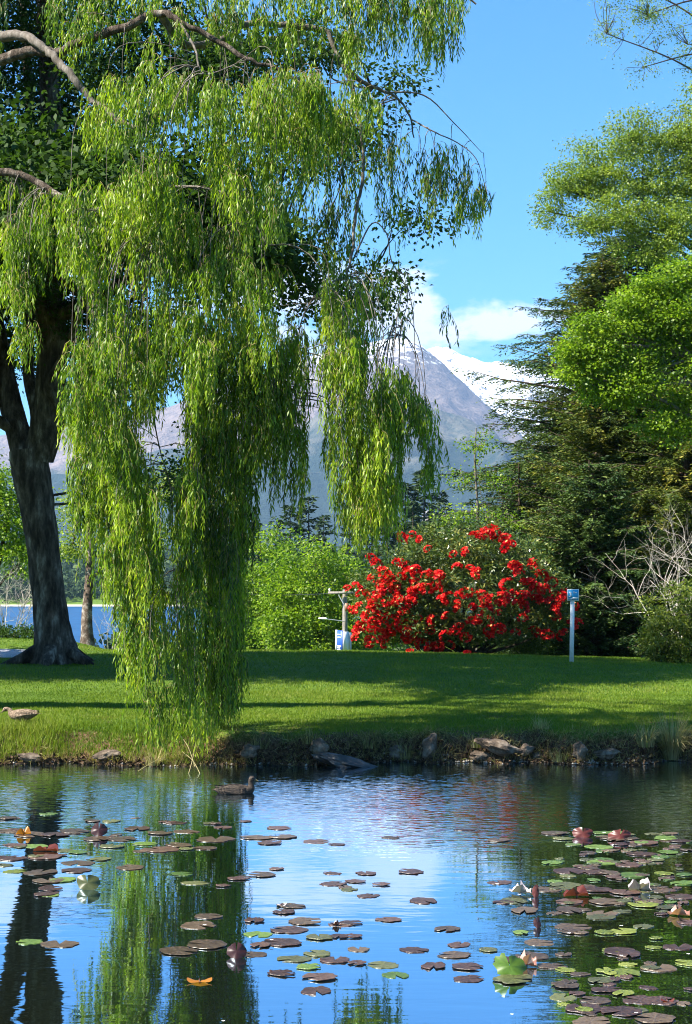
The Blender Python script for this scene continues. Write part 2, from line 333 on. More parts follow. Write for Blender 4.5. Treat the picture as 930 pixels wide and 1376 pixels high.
ridge('snowy_mountain', 'snow covered mountain behind the brown ridge', [(-900, 700), (0, 640), (400, 560), (520, 505), (560, 482), (590, 467), (620, 480), (660, 487), (700, 492), (735, 500), (800, 478), (900, 520), (1100, 560), (1800, 700)],
      6500, 1900, 4, 330, mountain_mat('snow_rock', (.14, .13, .13), (.2, .18, .17), (.10, .095, .10), 1020, 300, 2.2, 300), 420, 120, 3.5)
ridge('brown_mountain', 'brown tussock mountain with a few snow streaks near its top', [(-1200, 720), (-400, 620), (0, 590), (100, 572), (200, 552), (300, 528), (400, 492), (450, 474), (500, 464), (540, 461), (566, 470), (590, 488), (625, 515), (665, 548), (720, 590), (800, 640), (900, 680), (1600, 740)],
      4700, 1700, 11, 230, mountain_mat('tussock_rock', (.09, .10, .08), (.25, .195, .17), (.12, .10, .095), 1030, 130, 1.6, 400), 420, 140, 3.2)
ridge('forested_ridge', 'blue grey forested ridge below the brown mountain', [(-1200, 700), (-300, 650), (100, 625), (300, 590), (480, 545), (565, 532), (600, 548), (650, 578), (690, 590), (760, 612), (900, 640), (1500, 720)],
      3400, 900, 21, 150, mountain_mat('forest_rock', (.03, .05, .04), (.16, .15, .12), (.06, .08, .07), 9000, 100, 0, 420), 360, 90, 4.0)

# ------------------------------------------------------------------ the air
m_air, t = new_mat('air'); pv_ = t.nodes.new('ShaderNodeVolumePrincipled'); pv_.inputs['Density'].default_value = 5.6e-5; pv_.inputs['Color'].default_value = (.36, .60, 1, 1); pv_.inputs['Anisotropy'].default_value = .1
t.links.new(pv_.outputs[0], t.nodes.new('ShaderNodeOutputMaterial').inputs['Volume'])
hz_ = part('haze', *box((0, 7000 - 2900, 840), (18900, 19200, 1740)), m_air); tag(hz_, 'thin blue air haze', kind='stuff')

# ------------------------------------------------------------------ shared foliage builders
def crown_arrays(blobs, clumps, per, L, Wd, seed, clump_r=(.25, .5), droop=.35, shell=.55, flat=.6, hi=None):
    """blobs: (cx,cy,cz,rx,ry,rz); returns leaf arrays and the clump centres"""
    r = rng(seed); B = np.array(blobs, float); vol = (B[:, 3] * B[:, 4] * B[:, 5]) ** .75
    bi = r.choice(len(B), clumps, p=vol / vol.sum()); dirs = sph(r, clumps); rad = shell + (1.06 - shell) * r.random(clumps) ** .6
    rad *= 1 + .12 * r.normal(size=clumps)
    C = B[bi, :3] + dirs * rad[:, None] * B[bi, 3:6]
    cr = r.uniform(*clump_r, clumps); cnt = np.maximum(4, (per * (cr / np.mean(clump_r)) ** 1.6 * r.uniform(.6, 1.4, clumps)).astype(int))
    ci = np.repeat(np.arange(clumps), cnt); n = len(ci)
    o = r.normal(size=(n, 3)) * .52; o[:, 2] *= flat; off = o * cr[ci][:, None]
    P = C[ci] + off; Dv = unit(off) + .7 * sph(r, n) + np.array((0, 0, -droop)); Nv = sph(r, n) + np.array((0, 0, .9))
    tone = r.normal(size=clumps) * .16
    rnd = np.clip(.5 + tone[ci] + r.normal(size=n) * .17, 0, 1)
    V, F, A = leaves(P, Dv, Nv, L * r.uniform(.7, 1.25, n), Wd * r.uniform(.8, 1.2, n), rnd)
    return V, F, A, C
def twigs(acc, anchors, C, r, n, r0=.03, r1=.006, k=4, sag=.1):
    """thin branches from the nearest anchor point out to some clumps"""
    anchors = np.asarray(anchors); idx = r.choice(len(C), min(n, len(C)), replace=False)
    for i in idx:
        c = C[i]; d = np.linalg.norm(anchors - c, axis=1) + np.maximum(0, anchors[:, 2] - c[2]) * .8
        a = anchors[np.argmin(d)]; L = np.linalg.norm(c - a)
        if L < .15: continue
        mid = (a + c) / 2 + r.normal(size=3) * L * .08 + np.array((0, 0, L * sag))
        q = catmull([a, mid, c], 4); acc.add(*tube(q, np.linspace(r0 * min(1, .4 + L / 4), r1, len(q)), k))

bark_dark = noise_mat('dark_bark', [(.016, .011, .008), (.05, .036, .026), (.13, .10, .078), (.34, .30, .25)], 2.6, .9, 1.0, (2.2, 2.2, .7), 9, .15, 8, .12)
bark_grey = noise_mat('grey_bark', [(.06, .048, .038), (.13, .11, .09), (.24, .21, .18)], 9, .85, .7, (1.5, 1.5, .6), 7, .2, 20, .02)
bark_brown = noise_mat('brown_bark', [(.02, .014, .009), (.06, .042, .028), (.11, .085, .06)], 5, .9, .9, (2, 2, .4), 7, .15)
bark_pale = noise_mat('pale_twig', [(.20, .17, .14), (.38, .34, .28), (.5, .46, .40)], 8, .8, .4)
twig_yellow = noise_mat('willow_twig', [(.12, .10, .03), (.26, .19, .07), (.34, .26, .12)], 12, .7, .0)
leaf_willow = leaf_mat('willow_leaf', [(.020, .055, .004), (.080, .158, .008), (.20, .30, .012), (.33, .41, .03)], .43, .44, .35)
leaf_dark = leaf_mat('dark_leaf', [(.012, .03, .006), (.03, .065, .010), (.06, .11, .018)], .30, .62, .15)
leaf_lime = leaf_mat('lime_leaf', [(.045, .10, .008), (.135, .225, .012), (.27, .35, .03)], .45)
leaf_birch = leaf_mat('birch_leaf', [(.06, .10, .015), (.15, .22, .028), (.28, .34, .05)], .42)
leaf_shrub = leaf_mat('shrub_leaf', [(.035, .06, .01), (.11, .15, .018), (.24, .27, .035)], .30)
leaf_rhodo = leaf_mat('rhododendron_leaf', [(.012, .032, .008), (.038, .075, .014), (.10, .14, .028), (.28, .25, .06)], .22, .35, .5)
leaf_conifer = leaf_mat('conifer_needle', [(.014, .034, .012), (.042, .080, .018), (.12, .15, .03)], .12, .6, .2)
leaf_cypress = leaf_mat('cypress_spray', [(.02, .045, .010), (.075, .105, .016), (.22, .20, .03)], .15, .6, .2)
leaf_far = leaf_mat('far_leaf', [(.016, .034, .014), (.035, .06, .022), (.08, .11, .04)], .15, .8, .1)

def deciduous(name, label, cat, base, trunk_pts, r0, r1, blobs, clumps, per, L, Wd, mat, bark, seed, ntw=60, group=None, tw_r=.03, **kw):
    root = thing(name, base, label, cat, group); r = rng(seed)
    q = catmull(trunk_pts, 5); tp = part('trunk', *tube(q, np.linspace(r0, r1, len(q)) * (1 + .5 * np.exp(-np.arange(len(q)) / 2.0)), 10, .05, seed), bark, root, smooth=True)
    V, F, A, C = crown_arrays(blobs, clumps, per, L, Wd, seed, **kw)
    part('crown', V, F, mat, root, attr=A, stuff=True)
    ac = Acc(); anch = q[len(q) // 2:]
    # main limbs reach towards each crown lobe, twigs branch off them
    allanch = [anch]
    for b in blobs:
        c = np.array(b[:3]); s = anch[r.integers(0, len(anch))]; m_ = (s + c) / 2 + np.array((0, 0, .08 * np.linalg.norm(c - s)))
        lq = catmull([s, m_, c], 5); ac.add(*tube(lq, np.linspace(r1 * .8, r1 * .25, len(lq)), 6)); allanch.append(lq)
    twigs(ac, np.concatenate(allanch), C, r, ntw, tw_r)
    ac.part('branches', bark, root, smooth=True, stuff=True)
    return root

def conifer_arrays(base, H, Rf, seed, nb, arms=(-.1, .35), spacing=.13, nl=(.10, .028), zmin=.04, sector=None, lift=0, tip=.8, tw=.42):
    """layered boughs; Rf(t) gives bough length at relative height t"""
    r = rng(seed); Vs, Fs, As = [], [], []; br = Acc(); off = 0
    Pall, Dall, Nall, Rall = [], [], [], []
    for b in range(nb):
        t_ = zmin + (1 - zmin) * (b + r.random()) / nb; z = base[2] + H * t_ * .985; az = r.uniform(*(sector or (0, 2 * math.pi)))
        Lb = Rf(t_) * r.uniform(.62, 1.12)
        if Lb < .15: continue
        out = np.array((math.cos(az), math.sin(az), 0.0)); s = np.linspace(0, 1, 9)
        rise = r.uniform(*arms) * Lb; sagb = .22 * Lb * r.uniform(.5, 1.2)
        q = np.array((base[0], base[1], z)) + out * (s * Lb)[:, None] + np.array((0, 0, 1.0)) * (rise * s - sagb * s ** 2 + lift * s ** 3 * Lb)[:, None]
        q += np.cumsum(r.normal(size=(9, 3)) * .012 * Lb, 0)
        br.add(*tube(q, np.linspace(.012 + .011 * Lb, .004, 9), 4))
        tone = r.normal() * .18
        ns = int(Lb / spacing) * 2 + 4; sp = np.sort(r.uniform(.12, 1.0, ns)); side = np.where(np.arange(ns) % 2 == 0, 1.0, -1.0)
        p0 = np.stack([np.interp(sp, s, q[:, k]) for k in range(3)], 1)
        perp = np.array((-out[1], out[0], 0))
        tl = (tw * (1.15 - sp) + .10) * min(1.6, .4 + Lb * .3) * r.uniform(.6, 1.3, ns)
        d = out * .75 + perp * side[:, None] * r.uniform(.4, 1.1, ns)[:, None] + np.array((0, 0, -.18)) + r.normal(size=(ns, 3)) * .12
        d = unit(d)
        for j in range(ns):
            m = max(3, int(tl[j] / (nl[0] * .36))); k = (np.arange(m) + r.random(m)) / m
            P = p0[j] + d[j] * (k * tl[j])[:, None] + np.array((0, 0, -.25)) * (k ** 2 * tl[j])[:, None]
            sd = np.cross(d[j], (0, 0, 1)); Dv = d[j] * .8 + sd * np.where(np.arange(m) % 2, 1, -1)[:, None] * .7 + r.normal(size=(m, 3)) * .22
            Pall.append(P); Dall.append(Dv); Nall.append(r.normal(size=(m, 3)) * .45 + np.array((0, 0, 1.0))); Rall.append(np.clip(.45 + tone + .25 * (k - .5) + r.normal(size=m) * .14, 0, 1))
    P = np.concatenate(Pall); n = len(P)
    V, F, A = leaves(P, np.concatenate(Dall), np.concatenate(Nall), nl[0] * r.uniform(.7, 1.3, n), nl[1] * r.uniform(.8, 1.3, n), np.concatenate(Rall))
    return (V, F, A), br
def conifer(name, label, base, H, Rf, seed, nb, mat, r0=.25, group=None, cat='conifer tree', **kw):
    root = thing(name, base, label, cat, group)
    (V, F, A), br = conifer_arrays(base, H, Rf, seed, nb, **kw)
    z = np.linspace(0, 1, 12); q = np.array(base) + np.stack((.05 * np.sin(z * 5), 0 * z, z * H), 1)
    part('trunk', *tube(q, r0 * (1 - z) + .02, 8, .05, seed), bark_brown, root, smooth=True)
    part('foliage', V, F, mat, root, attr=A, stuff=True)
    br.part('boughs', bark_brown, root, smooth=True, stuff=True)
    return root

# ------------------------------------------------------------------ the weeping willow
def in_poly(P, poly):
    x, y = P[:, 0], P[:, 1]; c = np.zeros(len(P), bool); n = len(poly); j = n - 1
    for i in range(n):
        xi, yi = poly[i]; xj, yj = poly[j]
        cond = ((yi > y) != (yj > y)) & (x < (xj - xi) * (y - yi) / (yj - yi + 1e-9) + xi); c ^= cond; j = i
    return c
def sample_poly(r, poly, n, holes=()):
    p = np.array(poly, float); lo, hi = p.min(0), p.max(0); out = np.zeros((0, 2))
    while len(out) < n:
        q = r.uniform(lo, hi, (n * 3, 2)); k = in_poly(q, poly)
        for h in holes: k &= ~in_poly(q, h)
        out = np.concatenate((out, q[k]))
    return out[:n]
def strands(seed, tops, Ls, per, spread, twac, leafL=.105, leafW=.0185, gap=.026, arc=.12, bare=0.0, tone0=.5):
    """tufts of hanging shoots: every tuft is several shoots leaving one point, each arching out then hanging"""
    r = rng(seed); P_, D_, N_, R_, LL = [], [], [], [], []
    for i, (p0, Lt) in enumerate(zip(tops, Ls)):
        tone = tone0 - .04 + r.normal() * .19; lean = r.normal(size=2) * .06
        for s in range(max(2, int(per * r.uniform(.6, 1.4)))):
            az = r.uniform(0, 6.283); a = np.array((math.cos(az), math.sin(az), 0)) * arc * r.uniform(.2, 1.2)
            L = Lt * r.uniform(.45, 1.15); m = 7; u = np.linspace(0, 1, m)
            st = p0 + np.append(r.normal(size=2) * spread, r.normal() * .05)
            q = st + a * (1 - np.exp(-3.2 * u))[:, None] + np.stack((lean[0] * u + .02 * np.sin(5 * u + az), lean[1] * u + .02 * np.cos(4 * u + az), -L * (u ** 1.12) + .12 * L * np.sin(np.minimum(1, u * 3) * math.pi) * .5), 1)
            if r.random() < .55: twac.add(*tube(q, np.linspace(.0032, .0014, m), 3))
            n = max(3, int(L * (1 - bare) / gap)); w = bare + (1 - bare) * (np.arange(n) + r.random(n)) / n
            P = np.stack([np.interp(w, u, q[:, k]) for k in range(3)], 1)
            ph = np.arange(n) * 2.4 + r.uniform(0, 6.28); o = np.stack((np.cos(ph), np.sin(ph), np.zeros(n)), 1)
            Dv = o * r.uniform(.15, .62, n)[:, None] + np.array((0, 0, -1.0)) + r.normal(size=(n, 3)) * .12
            P_.append(P); D_.append(Dv); N_.append(o + r.normal(size=(n, 3)) * .5); R_.append(np.clip(tone + .10 * (w - .4) + r.normal(size=n) * .15, 0, 1))
            LL.append(leafL * r.uniform(.65, 1.2, n) * np.where(w > .93, .7, 1))
    L = np.concatenate(LL); P = np.concatenate(P_)
    return leaves(P, np.concatenate(D_), np.concatenate(N_), L, leafW * L / leafL * rng(seed + 1).uniform(.8, 1.25, len(L)), np.concatenate(R_), fold=.18, mid=.4)

WB = (-7.6, 17.0 * KD); wz = gz(*WB)
willow = thing('weeping_willow', (WB[0], WB[1], wz), 'weeping willow with long curtains of narrow bright green leaves trailing over the pond edge', 'willow tree')
tq = catmull([(-7.6, 17.0 * KD, wz - .3), (-7.5, 16.8 * KD, wz + 1.5), (-7.1, 16.4 * KD, wz + 3.2), (-6.6, 15.9 * KD, wz + 5.0), (-6.2, 15.6 * KD, wz + 6.6), (-5.9, 15.5 * KD, wz + 8.2)], 6)
part('trunk', *tube(tq, np.interp(np.arange(len(tq)), (0, 3, 12, 30), (.75, .5, .42, .2)), 14, .06, 3), bark_dark, willow, smooth=True)
limb_px = [
    ([(-190, 160, 15.6), (-90, 70, 15.3), (-10, 52, 14.9), (34, 50, 14.7), (55, 62, 14.6), (76, 80, 14.5), (97, 103, 14.4), (120, 130, 14.4), (150, 155, 14.3), (180, 172, 14.2)], .085, .03),
    ([(-200, 170, 15.5), (-80, 100, 15.1), (0, 81, 14.8), (45, 68, 14.7), (75, 71, 14.6), (105, 56, 14.5), (160, 38, 14.3), (215, 17, 14.2), (240, 28, 14.1), (285, 50, 14.1), (330, 78, 14.0), (372, 92, 14.0), (415, 118, 14.0)], .09, .018),
    ([(215, 17, 14.2), (250, 60, 14.5), (308, 50, 14.7), (326, 34, 14.8), (365, 32, 14.8), (420, 38, 14.8), (441, 44, 14.8), (452, 72, 14.8), (466, 98, 14.7), (476, 130, 14.7), (486, 180, 14.6), (488, 235, 14.6), (479, 280, 14.5), (474, 330, 14.4), (466, 372, 14.3)], .055, .016),
    ([(-230, 330, 15.8), (-110, 250, 15.4), (0, 232, 14.9), (40, 240, 14.8), (80, 262, 14.6), (125, 284, 14.5), (170, 300, 14.3), (215, 330, 14.1)], .07, .02),
    ([(466, 98, 14.7), (490, 112, 14.9), (520, 124, 15.0), (538, 136, 15.1), (552, 160, 15.1), (556, 185, 15.1)], .03, .009),
    ([(520, 124, 15.0), (570, 128, 15.1), (610, 165, 15.1), (648, 205, 15.1)], .014, .004),
    ([(552, 160, 15.1), (585, 178, 15.0), (615, 192, 15.0), (640, 214, 15.0), (655, 260, 15.0)], .012, .004),
    ([(-260, -60, 15.5), (-50, -110, 15.0), (150, -100, 14.6), (330, -80, 14.4), (480, -60, 14.3), (590, -30, 14.3), (640, 5, 14.3)], .08, .012),
    ([(466, 372, 14.3), (445, 380, 14.3), (420, 402, 14.2), (403, 440, 14.2), (398, 500, 14.2), (396, 545, 14.2)], .013, .005),
    ([(125, 284, 14.5), (180, 262, 14.4), (250, 250, 14.2), (320, 270, 14.0), (360, 330, 13.9)], .03, .008),
    ([(240, 28, 14.1), (262, 64, 13.9), (275, 100, 13.8), (330, 80, 13.8)], .02, .006),
    ([(210, 460, 14.6), (206, 540, 14.5), (214, 600, 14.5), (230, 660, 14.5), (232, 740, 14.5), (234, 800, 14.5)], .012, .004),
    ([(285, 430, 14.5), (290, 520, 14.5), (300, 620, 14.5), (300, 700, 14.5)], .012, .004),
    ([(476, 345, 14.4), (500, 300, 14.4), (520, 315, 14.4), (526, 350, 14.4), (548, 395, 14.4), (535, 450, 14.4)], .012, .004),
]
anch = []
for P, a, b in limb_px:
    q = catmull([at(*p) for p in P], 5); n = len(q); jit = rng(len(anch)).normal(size=(n, 3)) * a * .12; q = q + jit
    part('limb', *tube(q, np.linspace(a, b, n), 7, .06, n), bark_grey if a < .06 or P[0][1] < 165 else bark_dark, willow, smooth=True); anch.append(q)
# the limbs meet the off-frame trunk
for tgt in (at(-190, 160, 15.6), at(-200, 170, 15.5), at(-230, 330, 15.8), at(-260, -60, 15.5)):
    s = tq[np.argmin(np.linalg.norm(tq - (tgt - (0, 0, 1.2)), axis=1))]; q = catmull([s, (s + tgt) / 2 + (0, 0, .1), tgt], 5)
    part('limb', *tube(q, np.linspace(.2, .09, len(q)), 8, .05, 5), bark_dark, willow, smooth=True)
anchors = np.concatenate(anch)
holes = [[(205, 140), (290, 140), (285, 200), (215, 205)], [(330, 290), (372, 280), (372, 330), (335, 340)], [(150, 330), (185, 330), (180, 400), (155, 400)], [(204, 505), (225, 500), (250, 540), (248, 590), (228, 625), (214, 620), (208, 560)], [(92, 165), (180, 175), (190, 205), (150, 240), (95, 215)], [(235, 218), (300, 225), (305, 305), (270, 300)], [(0, 340), (90, 340), (80, 420), (0, 500)]]
main = [(110, 100), (160, 70), (260, 95), (330, 95), (400, 85), (480, 105), (505, 130), (440, 165), (385, 200), (370, 300), (376, 400), (372, 440), (345, 470), (300, 430), (262, 480), (250, 440), (205, 500), (180, 470), (165, 540), (120, 560), (85, 540), (100, 470), (128, 400), (110, 330), (60, 270), (130, 240), (190, 230), (120, 170)]
regions = [  # polygon, tufts, depth range, shoot length, shoots per tuft, spread, tone (shade painted in as darker leaves)
    (main, 215, (13.2, 14.9), (.40, 1.0), 14, .085, .52, holes),
    ([(90, 470), (150, 430), (182, 560), (190, 700), (182, 770), (150, 760), (125, 690), (88, 600)], 62, (13.4, 14.4), (.45, .9), 11, .065, .54, ()),
    ([(140, 560), (205, 600), (212, 700), (222, 800), (226, 940), (192, 960), (185, 870), (157, 820), (150, 720)], 62, (13.3, 14.2), (.45, .9), 10, .06, .54, ()),
    ([(228, 640), (266, 560), (262, 700), (268, 800), (262, 900), (262, 950), (238, 950), (236, 800)], 46, (13.5, 14.4), (.45, .8), 10, .06, .5, ()),
    ([(262, 430), (345, 440), (350, 560), (330, 620), (326, 700), (320, 800), (316, 930), (285, 955), (272, 900), (275, 700), (262, 560)], 190, (13.9, 15.4), (.45, .9), 11, .075, .42, ()),
    ([(0, 235), (90, 255), (130, 290), (110, 330), (45, 330), (35, 400), (45, 450), (30, 470), (12, 400), (0, 330)], 60, (14.2, 15.2), (.35, .6), 7, .05, .52, ()),
    ([(375, 440), (405, 425), (412, 480), (412, 600), (405, 640), (375, 610), (345, 610), (350, 520)], 62, (13.8, 14.6), (.5, .9), 7, .04, .56, ()),
    ([(430, 375), (478, 360), (492, 410), (492, 520), (525, 470), (565, 500), (575, 560), (540, 545), (535, 640), (530, 670), (480, 690), (455, 640), (438, 560), (440, 470)], 135, (13.4, 14.4), (.45, .8), 9, .05, .68, ()),
    ([(553, 500), (570, 510), (584, 570), (584, 640), (574, 640), (570, 570)], 18, (14.0, 14.3), (.3, .6), 5, .025, .6, ()),
    ([(455, -60), (625, -50), (628, 15), (600, 50), (560, 50), (545, 30), (505, 50), (495, 80), (460, 60)], 80, (14.0, 14.8), (.3, .6), 7, .04, .42, ()),
    ([(500, 165), (560, 180), (612, 195), (645, 215), (656, 265), (648, 290), (634, 290), (612, 270), (590, 250), (560, 280), (530, 300), (505, 240)], 56, (14.6, 15.4), (.25, .55), 6, .035, .30, ()),
    ([(380, 190), (480, 190), (480, 340), (400, 350)], 34, (14.8, 16.0), (.3, .7), 6, .05, .3, ()),
    ([(50, -60), (470, -60), (480, 60), (430, 30), (330, 30), (200, 50), (110, 50), (60, 20)], 105, (13.8, 15.4), (.3, .6), 9, .05, .46, ()),
    ([(-160, -40), (0, -40), (0, 120), (-100, 200)], 60, (14.5, 15.8), (.3, .7), 7, .05, .46, ()),
    ([(400, 100), (500, 108), (510, 150), (470, 175), (380, 170)], 26, (13.9, 14.5), (.25, .45), 7, .04, .58, ()),
    ([(492, 330), (560, 365), (568, 400), (545, 440), (500, 420)], 16, (14.2, 14.8), (.25, .5), 4, .04, .35, ()),
    ([(600, 405), (612, 410), (608, 425), (598, 425)], 3, (14.3, 14.4), (.3, .5), 2, .015, .3, ()),
]
twac = Acc(); r = rng(77); tops_all = []
for k, (poly, n, dr, lr, per, sp, tone, hl) in enumerate(regions):
    q = sample_poly(r, poly, n, hl); dd = r.uniform(dr[0], dr[1], n)
    tops = np.array([at(a, b, d) for (a, b), d in zip(q, dd)]); tops_all.append(tops)
    Ls = r.uniform(lr[0], lr[1], n)
    # shoots stop above the water
    Ls = np.minimum(Ls, np.maximum(.12, (tops[:, 2] - .03) / 1.2))
    V, F, A = strands(100 + k, tops, Ls, per, sp, twac, tone0=tone)
    part('leaf_curtain', V, F, leaf_willow, willow, attr=A, stuff=True)
twac.part('hanging_shoots', twig_yellow, willow, stuff=True)
# cords: long thin hanging branches that carry the curtains
ca = Acc(); T = np.concatenate(tops_all)
for i in r.choice(len(T), 420, replace=False):
    c = T[i]; up = anchors[anchors[:, 2] > c[2] + .05]
    if not len(up): continue
    d = np.linalg.norm((up - c) * (1, 1, .35), axis=1); a = up[np.argmin(d + r.random(len(up)) * .3)]
    h = a[2] - c[2]; out = (c - a) * (1, 1, 0)
    u = np.linspace(0, 1, 9); q = a + out * (1 - (1 - u) ** 2.2)[:, None] + np.stack((0 * u, 0 * u, -h * u ** 1.6 + .10 * np.sin(u * math.pi) * min(1, np.linalg.norm(out))), 1)
    q += r.normal(size=3) * .0 + np.cumsum(r.normal(size=(9, 3)) * .008, 0)
    ca.add(*tube(q, np.linspace(.0095 if h > 1 else .006, .003, 9), 4), r.random())
ca.part('weeping_branches', bark_grey, willow, smooth=True, stuff=True)

# ------------------------------------------------------------------ the big dark tree behind the willow
DB = at(75, 893, 22.0); dz = gz(DB[0], DB[1])
dark = thing('spreading_tree', (DB[0], DB[1], dz), 'large dark trunked tree with forked stems and patchy bark on the lawn at the left', 'tree')
def stem(name, P, R, k=10, wob=.05, mat=bark_dark):
    q = catmull([at(*p) for p in P], 5); part(name, *tube(q, np.interp(np.linspace(0, len(R) - 1, len(q)), range(len(R)), R), k, wob, len(P)), mat, dark, smooth=True); return q
an = []
an.append(stem('trunk', [(74, 905, 22), (74, 880, 22), (71, 855, 22), (66, 800, 22), (59, 740, 22), (51, 690, 22), (42, 640, 22), (38, 605, 22)], [.58, .47, .38, .33, .33, .345, .38, .39], 16, .04))
an.append(stem('limb', [(38, 625, 22), (22, 570, 22.1), (5, 500, 22.2), (-10, 420, 22.3), (-30, 300, 22.3), (-70, 150, 22), (-100, 0, 21.5)], [.28, .24, .22, .2, .17, .14, .08]))
an.append(stem('limb', [(46, 615, 22), (50, 560, 22), (38, 500, 22.2), (40, 420, 22.6), (48, 300, 23), (40, 150, 23.2), (30, 0, 23.4), (20, -150, 23.5)], [.2, .14, .12, .12, .11, .10, .08, .05]))
an.append(stem('limb', [(52, 615, 22), (66, 560, 21.9), (70, 480, 21.8), (66, 400, 21.7), (72, 300, 21.6), (72, 200, 21.5), (66, 100, 21.4), (60, 0, 21.3), (70, -160, 21.2)], [.34, .32, .30, .29, .27, .23, .19, .16, .1]))
an.append(stem('limb', [(62, 600, 22), (84, 556, 21.8), (66, 520, 21.6), (90, 470, 21.4), (115, 400, 21), (160, 320, 20.8)], [.14, .11, .09, .08, .06, .03]))
an.append(stem('limb', [(70, 230, 21.5), (40, 200, 21), (0, 195, 20.6), (-80, 150, 20), (-160, 120, 20)], [.2, .2, .2, .16, .1]))
an.append(stem('limb', [(72, 300, 21.6), (110, 250, 21.2), (170, 190, 21), (240, 120, 21), (330, 60, 21), (420, 60, 21.2), (500, 120, 21.4)], [.16, .14, .12, .10, .08, .05, .03]))
an.append(stem('limb', [(70, 430, 21.7), (130, 400, 21.2), (200, 360, 21), (280, 330, 21), (370, 350, 21.2), (440, 400, 21.3), (500, 420, 21.4)], [.14, .12, .10, .08, .06, .04, .02]))
an.append(stem('limb', [(240, 120, 21), (300, 70, 21), (380, 60, 21.4), (440, 10, 21.8)], [.08, .09, .07, .04]))
# root flare
for a, L in ((-.5, 1.0), (.7, .9), (2.2, .7), (3.5, 1.1), (-1.6, .9)):
    e = np.array((DB[0] + math.cos(a) * L, DB[1] + math.sin(a) * L)); s = at(73, 862, 22)
    q = catmull([s, (s[0] + math.cos(a) * .45, s[1] + math.sin(a) * .45, dz + .18), (e[0], e[1], gz(*e) - .06)], 5)
    part('root', *tube(q, np.linspace(.24, .06, len(q)), 8, .05, 2), bark_dark, dark, smooth=True)
def B(px, py, d, rx, ry, rz): return (*at(px, py, d), rx, ry, rz)
blobs = [B(-150, 60, 21, 2.2, 2, 2.2), B(20, 60, 22, 2.2, 2.0, 1.6), B(-60, 260, 22, 1.7, 1.6, 1.5), B(20, 420, 23, 1.3, 1.4, 1.3), B(130, 430, 22, 1.1, 1.2, 1.0), B(200, 80, 20, 1.7, 1.5, 1.2),
         B(320, 90, 19, 1.1, 1.2, .8), B(430, 60, 19.5, .8, .8, .55), B(300, 330, 20.5, 1.3, 1.2, .9), B(420, 380, 19.5, .9, .8, .75), B(500, 395, 19.5, .7, .7, .55), B(470, 180, 19.5, .6, .6, .6),
         B(150, 300, 22.5, 1.2, 1.2, 1.2), B(200, 480, 22.5, .9, .9, .9), B(60, -120, 19.5, 2.2, 2, 1.3), B(-200, -100, 21, 3, 2.6, 2.4), B(530, 120, 19.5, .5, .5, .4), B(560, 300, 19.5, .5, .5, .5), B(250, 620, 22.5, .5, .6, .8), B(380, 200, 21.5, 1.0, 1.2, .8), B(90, 200, 22.5, 1.2, 1.2, 1.4)]
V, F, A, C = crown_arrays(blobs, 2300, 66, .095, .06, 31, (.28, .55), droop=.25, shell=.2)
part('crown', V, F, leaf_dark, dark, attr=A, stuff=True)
shade_canopy = [(x, y - 1.6, z, a * 1.1, 1.9, h * 1.2) for x, y, z, a, h in ((-15, 33.5, 8, 2.2, 1.4), (-12, 31, 9.2, 2.1, 1.0), (-12.5, 34.5, 9.4, 2.1, 1.0), (-9, 30.5, 9.6, 2.0, .9), (-9.5, 34, 10, 2.0, 1.0), (-6, 30.8, 9.4, 1.8, .8), (-6.5, 34, 10, 1.8, .9), (-3.6, 31.2, 9.2, 1.6, .8), (-4, 34.2, 9.6, 1.6, .8), (-2.2, 31.6, 8.2, 1.3, .6), (-7.5, 32.5, 8.6, 2.0, .8), (-10.5, 32, 8.4, 2.0, .9), (-14, 31, 5.5, 1.6, 1.0), (-12, 33, 6, 1.6, 1.0), (-4.5, 28.5, 8.4, 1.4, .6), (-11, 35.5, 7, 1.6, 1.0), (-8.8, 36.5, 8, 1.6, .9))]  # extra crown lobes, partly out of view, added to shade lawn and trunk
V, F, A, C2 = crown_arrays(shade_canopy, 2600, 62, .15, .10, 37, (.35, .6), droop=.25, shell=.1)
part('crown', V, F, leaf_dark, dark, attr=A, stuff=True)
ac = Acc(); twigs(ac, np.concatenate(an), np.array([c[:3] for c in shade_canopy]), rng(8), 20, .12, .04, 6)
twigs(ac, np.array([c[:3] for c in shade_canopy]), C2, rng(9), 200, .03, .006); ac.part('branches', bark_dark, dark, smooth=True, stuff=True)
ac = Acc(); twigs(ac, np.concatenate(an), C, rng(5), 420, .03, .005); ac.part('branches', bark_dark, dark, smooth=True, stuff=True)

# ------------------------------------------------------------------ trees on the right
def P3(px, py, d): return tuple(at(px, py, d))
G = lambda px, d: (float((px - CX) / F0 * d), float(d * KD), gz((px - CX) / F0 * d, d * KD))
conifer('cedar', 'tall dark conifer with long level boughs reaching left towards the mountain', G(852, 35), 14.6,
        lambda t: 4.9 * (1 - t) ** .42 * (1.36 if .3 < t < .8 else 1.12) + .15, 41, 640, leaf_conifer, .34, arms=(.02, .32), spacing=.12, nl=(.15, .045), lift=.08, tw=.55)
conifer('cypress', 'brownish green cypress standing just in front of the tall dark conifer', G(815, 32.5), 12.4,
        lambda t: 2.9 * (1 - t) ** .45 + .2, 43, 400, leaf_cypress, .24, arms=(.15, .55), spacing=.11, nl=(.13, .046), lift=.18, tw=.45)
conifer('cypress', 'broad low cypress with dense dark boughs down to the lawn behind the blue sign', G(795, 29.5), 5.4,
        lambda t: 2.6 * (1 - t) ** .5 + .2, 44, 260, leaf_conifer, .18, arms=(.1, .5), spacing=.10, nl=(.12, .045), lift=.1, tw=.45, zmin=.0)
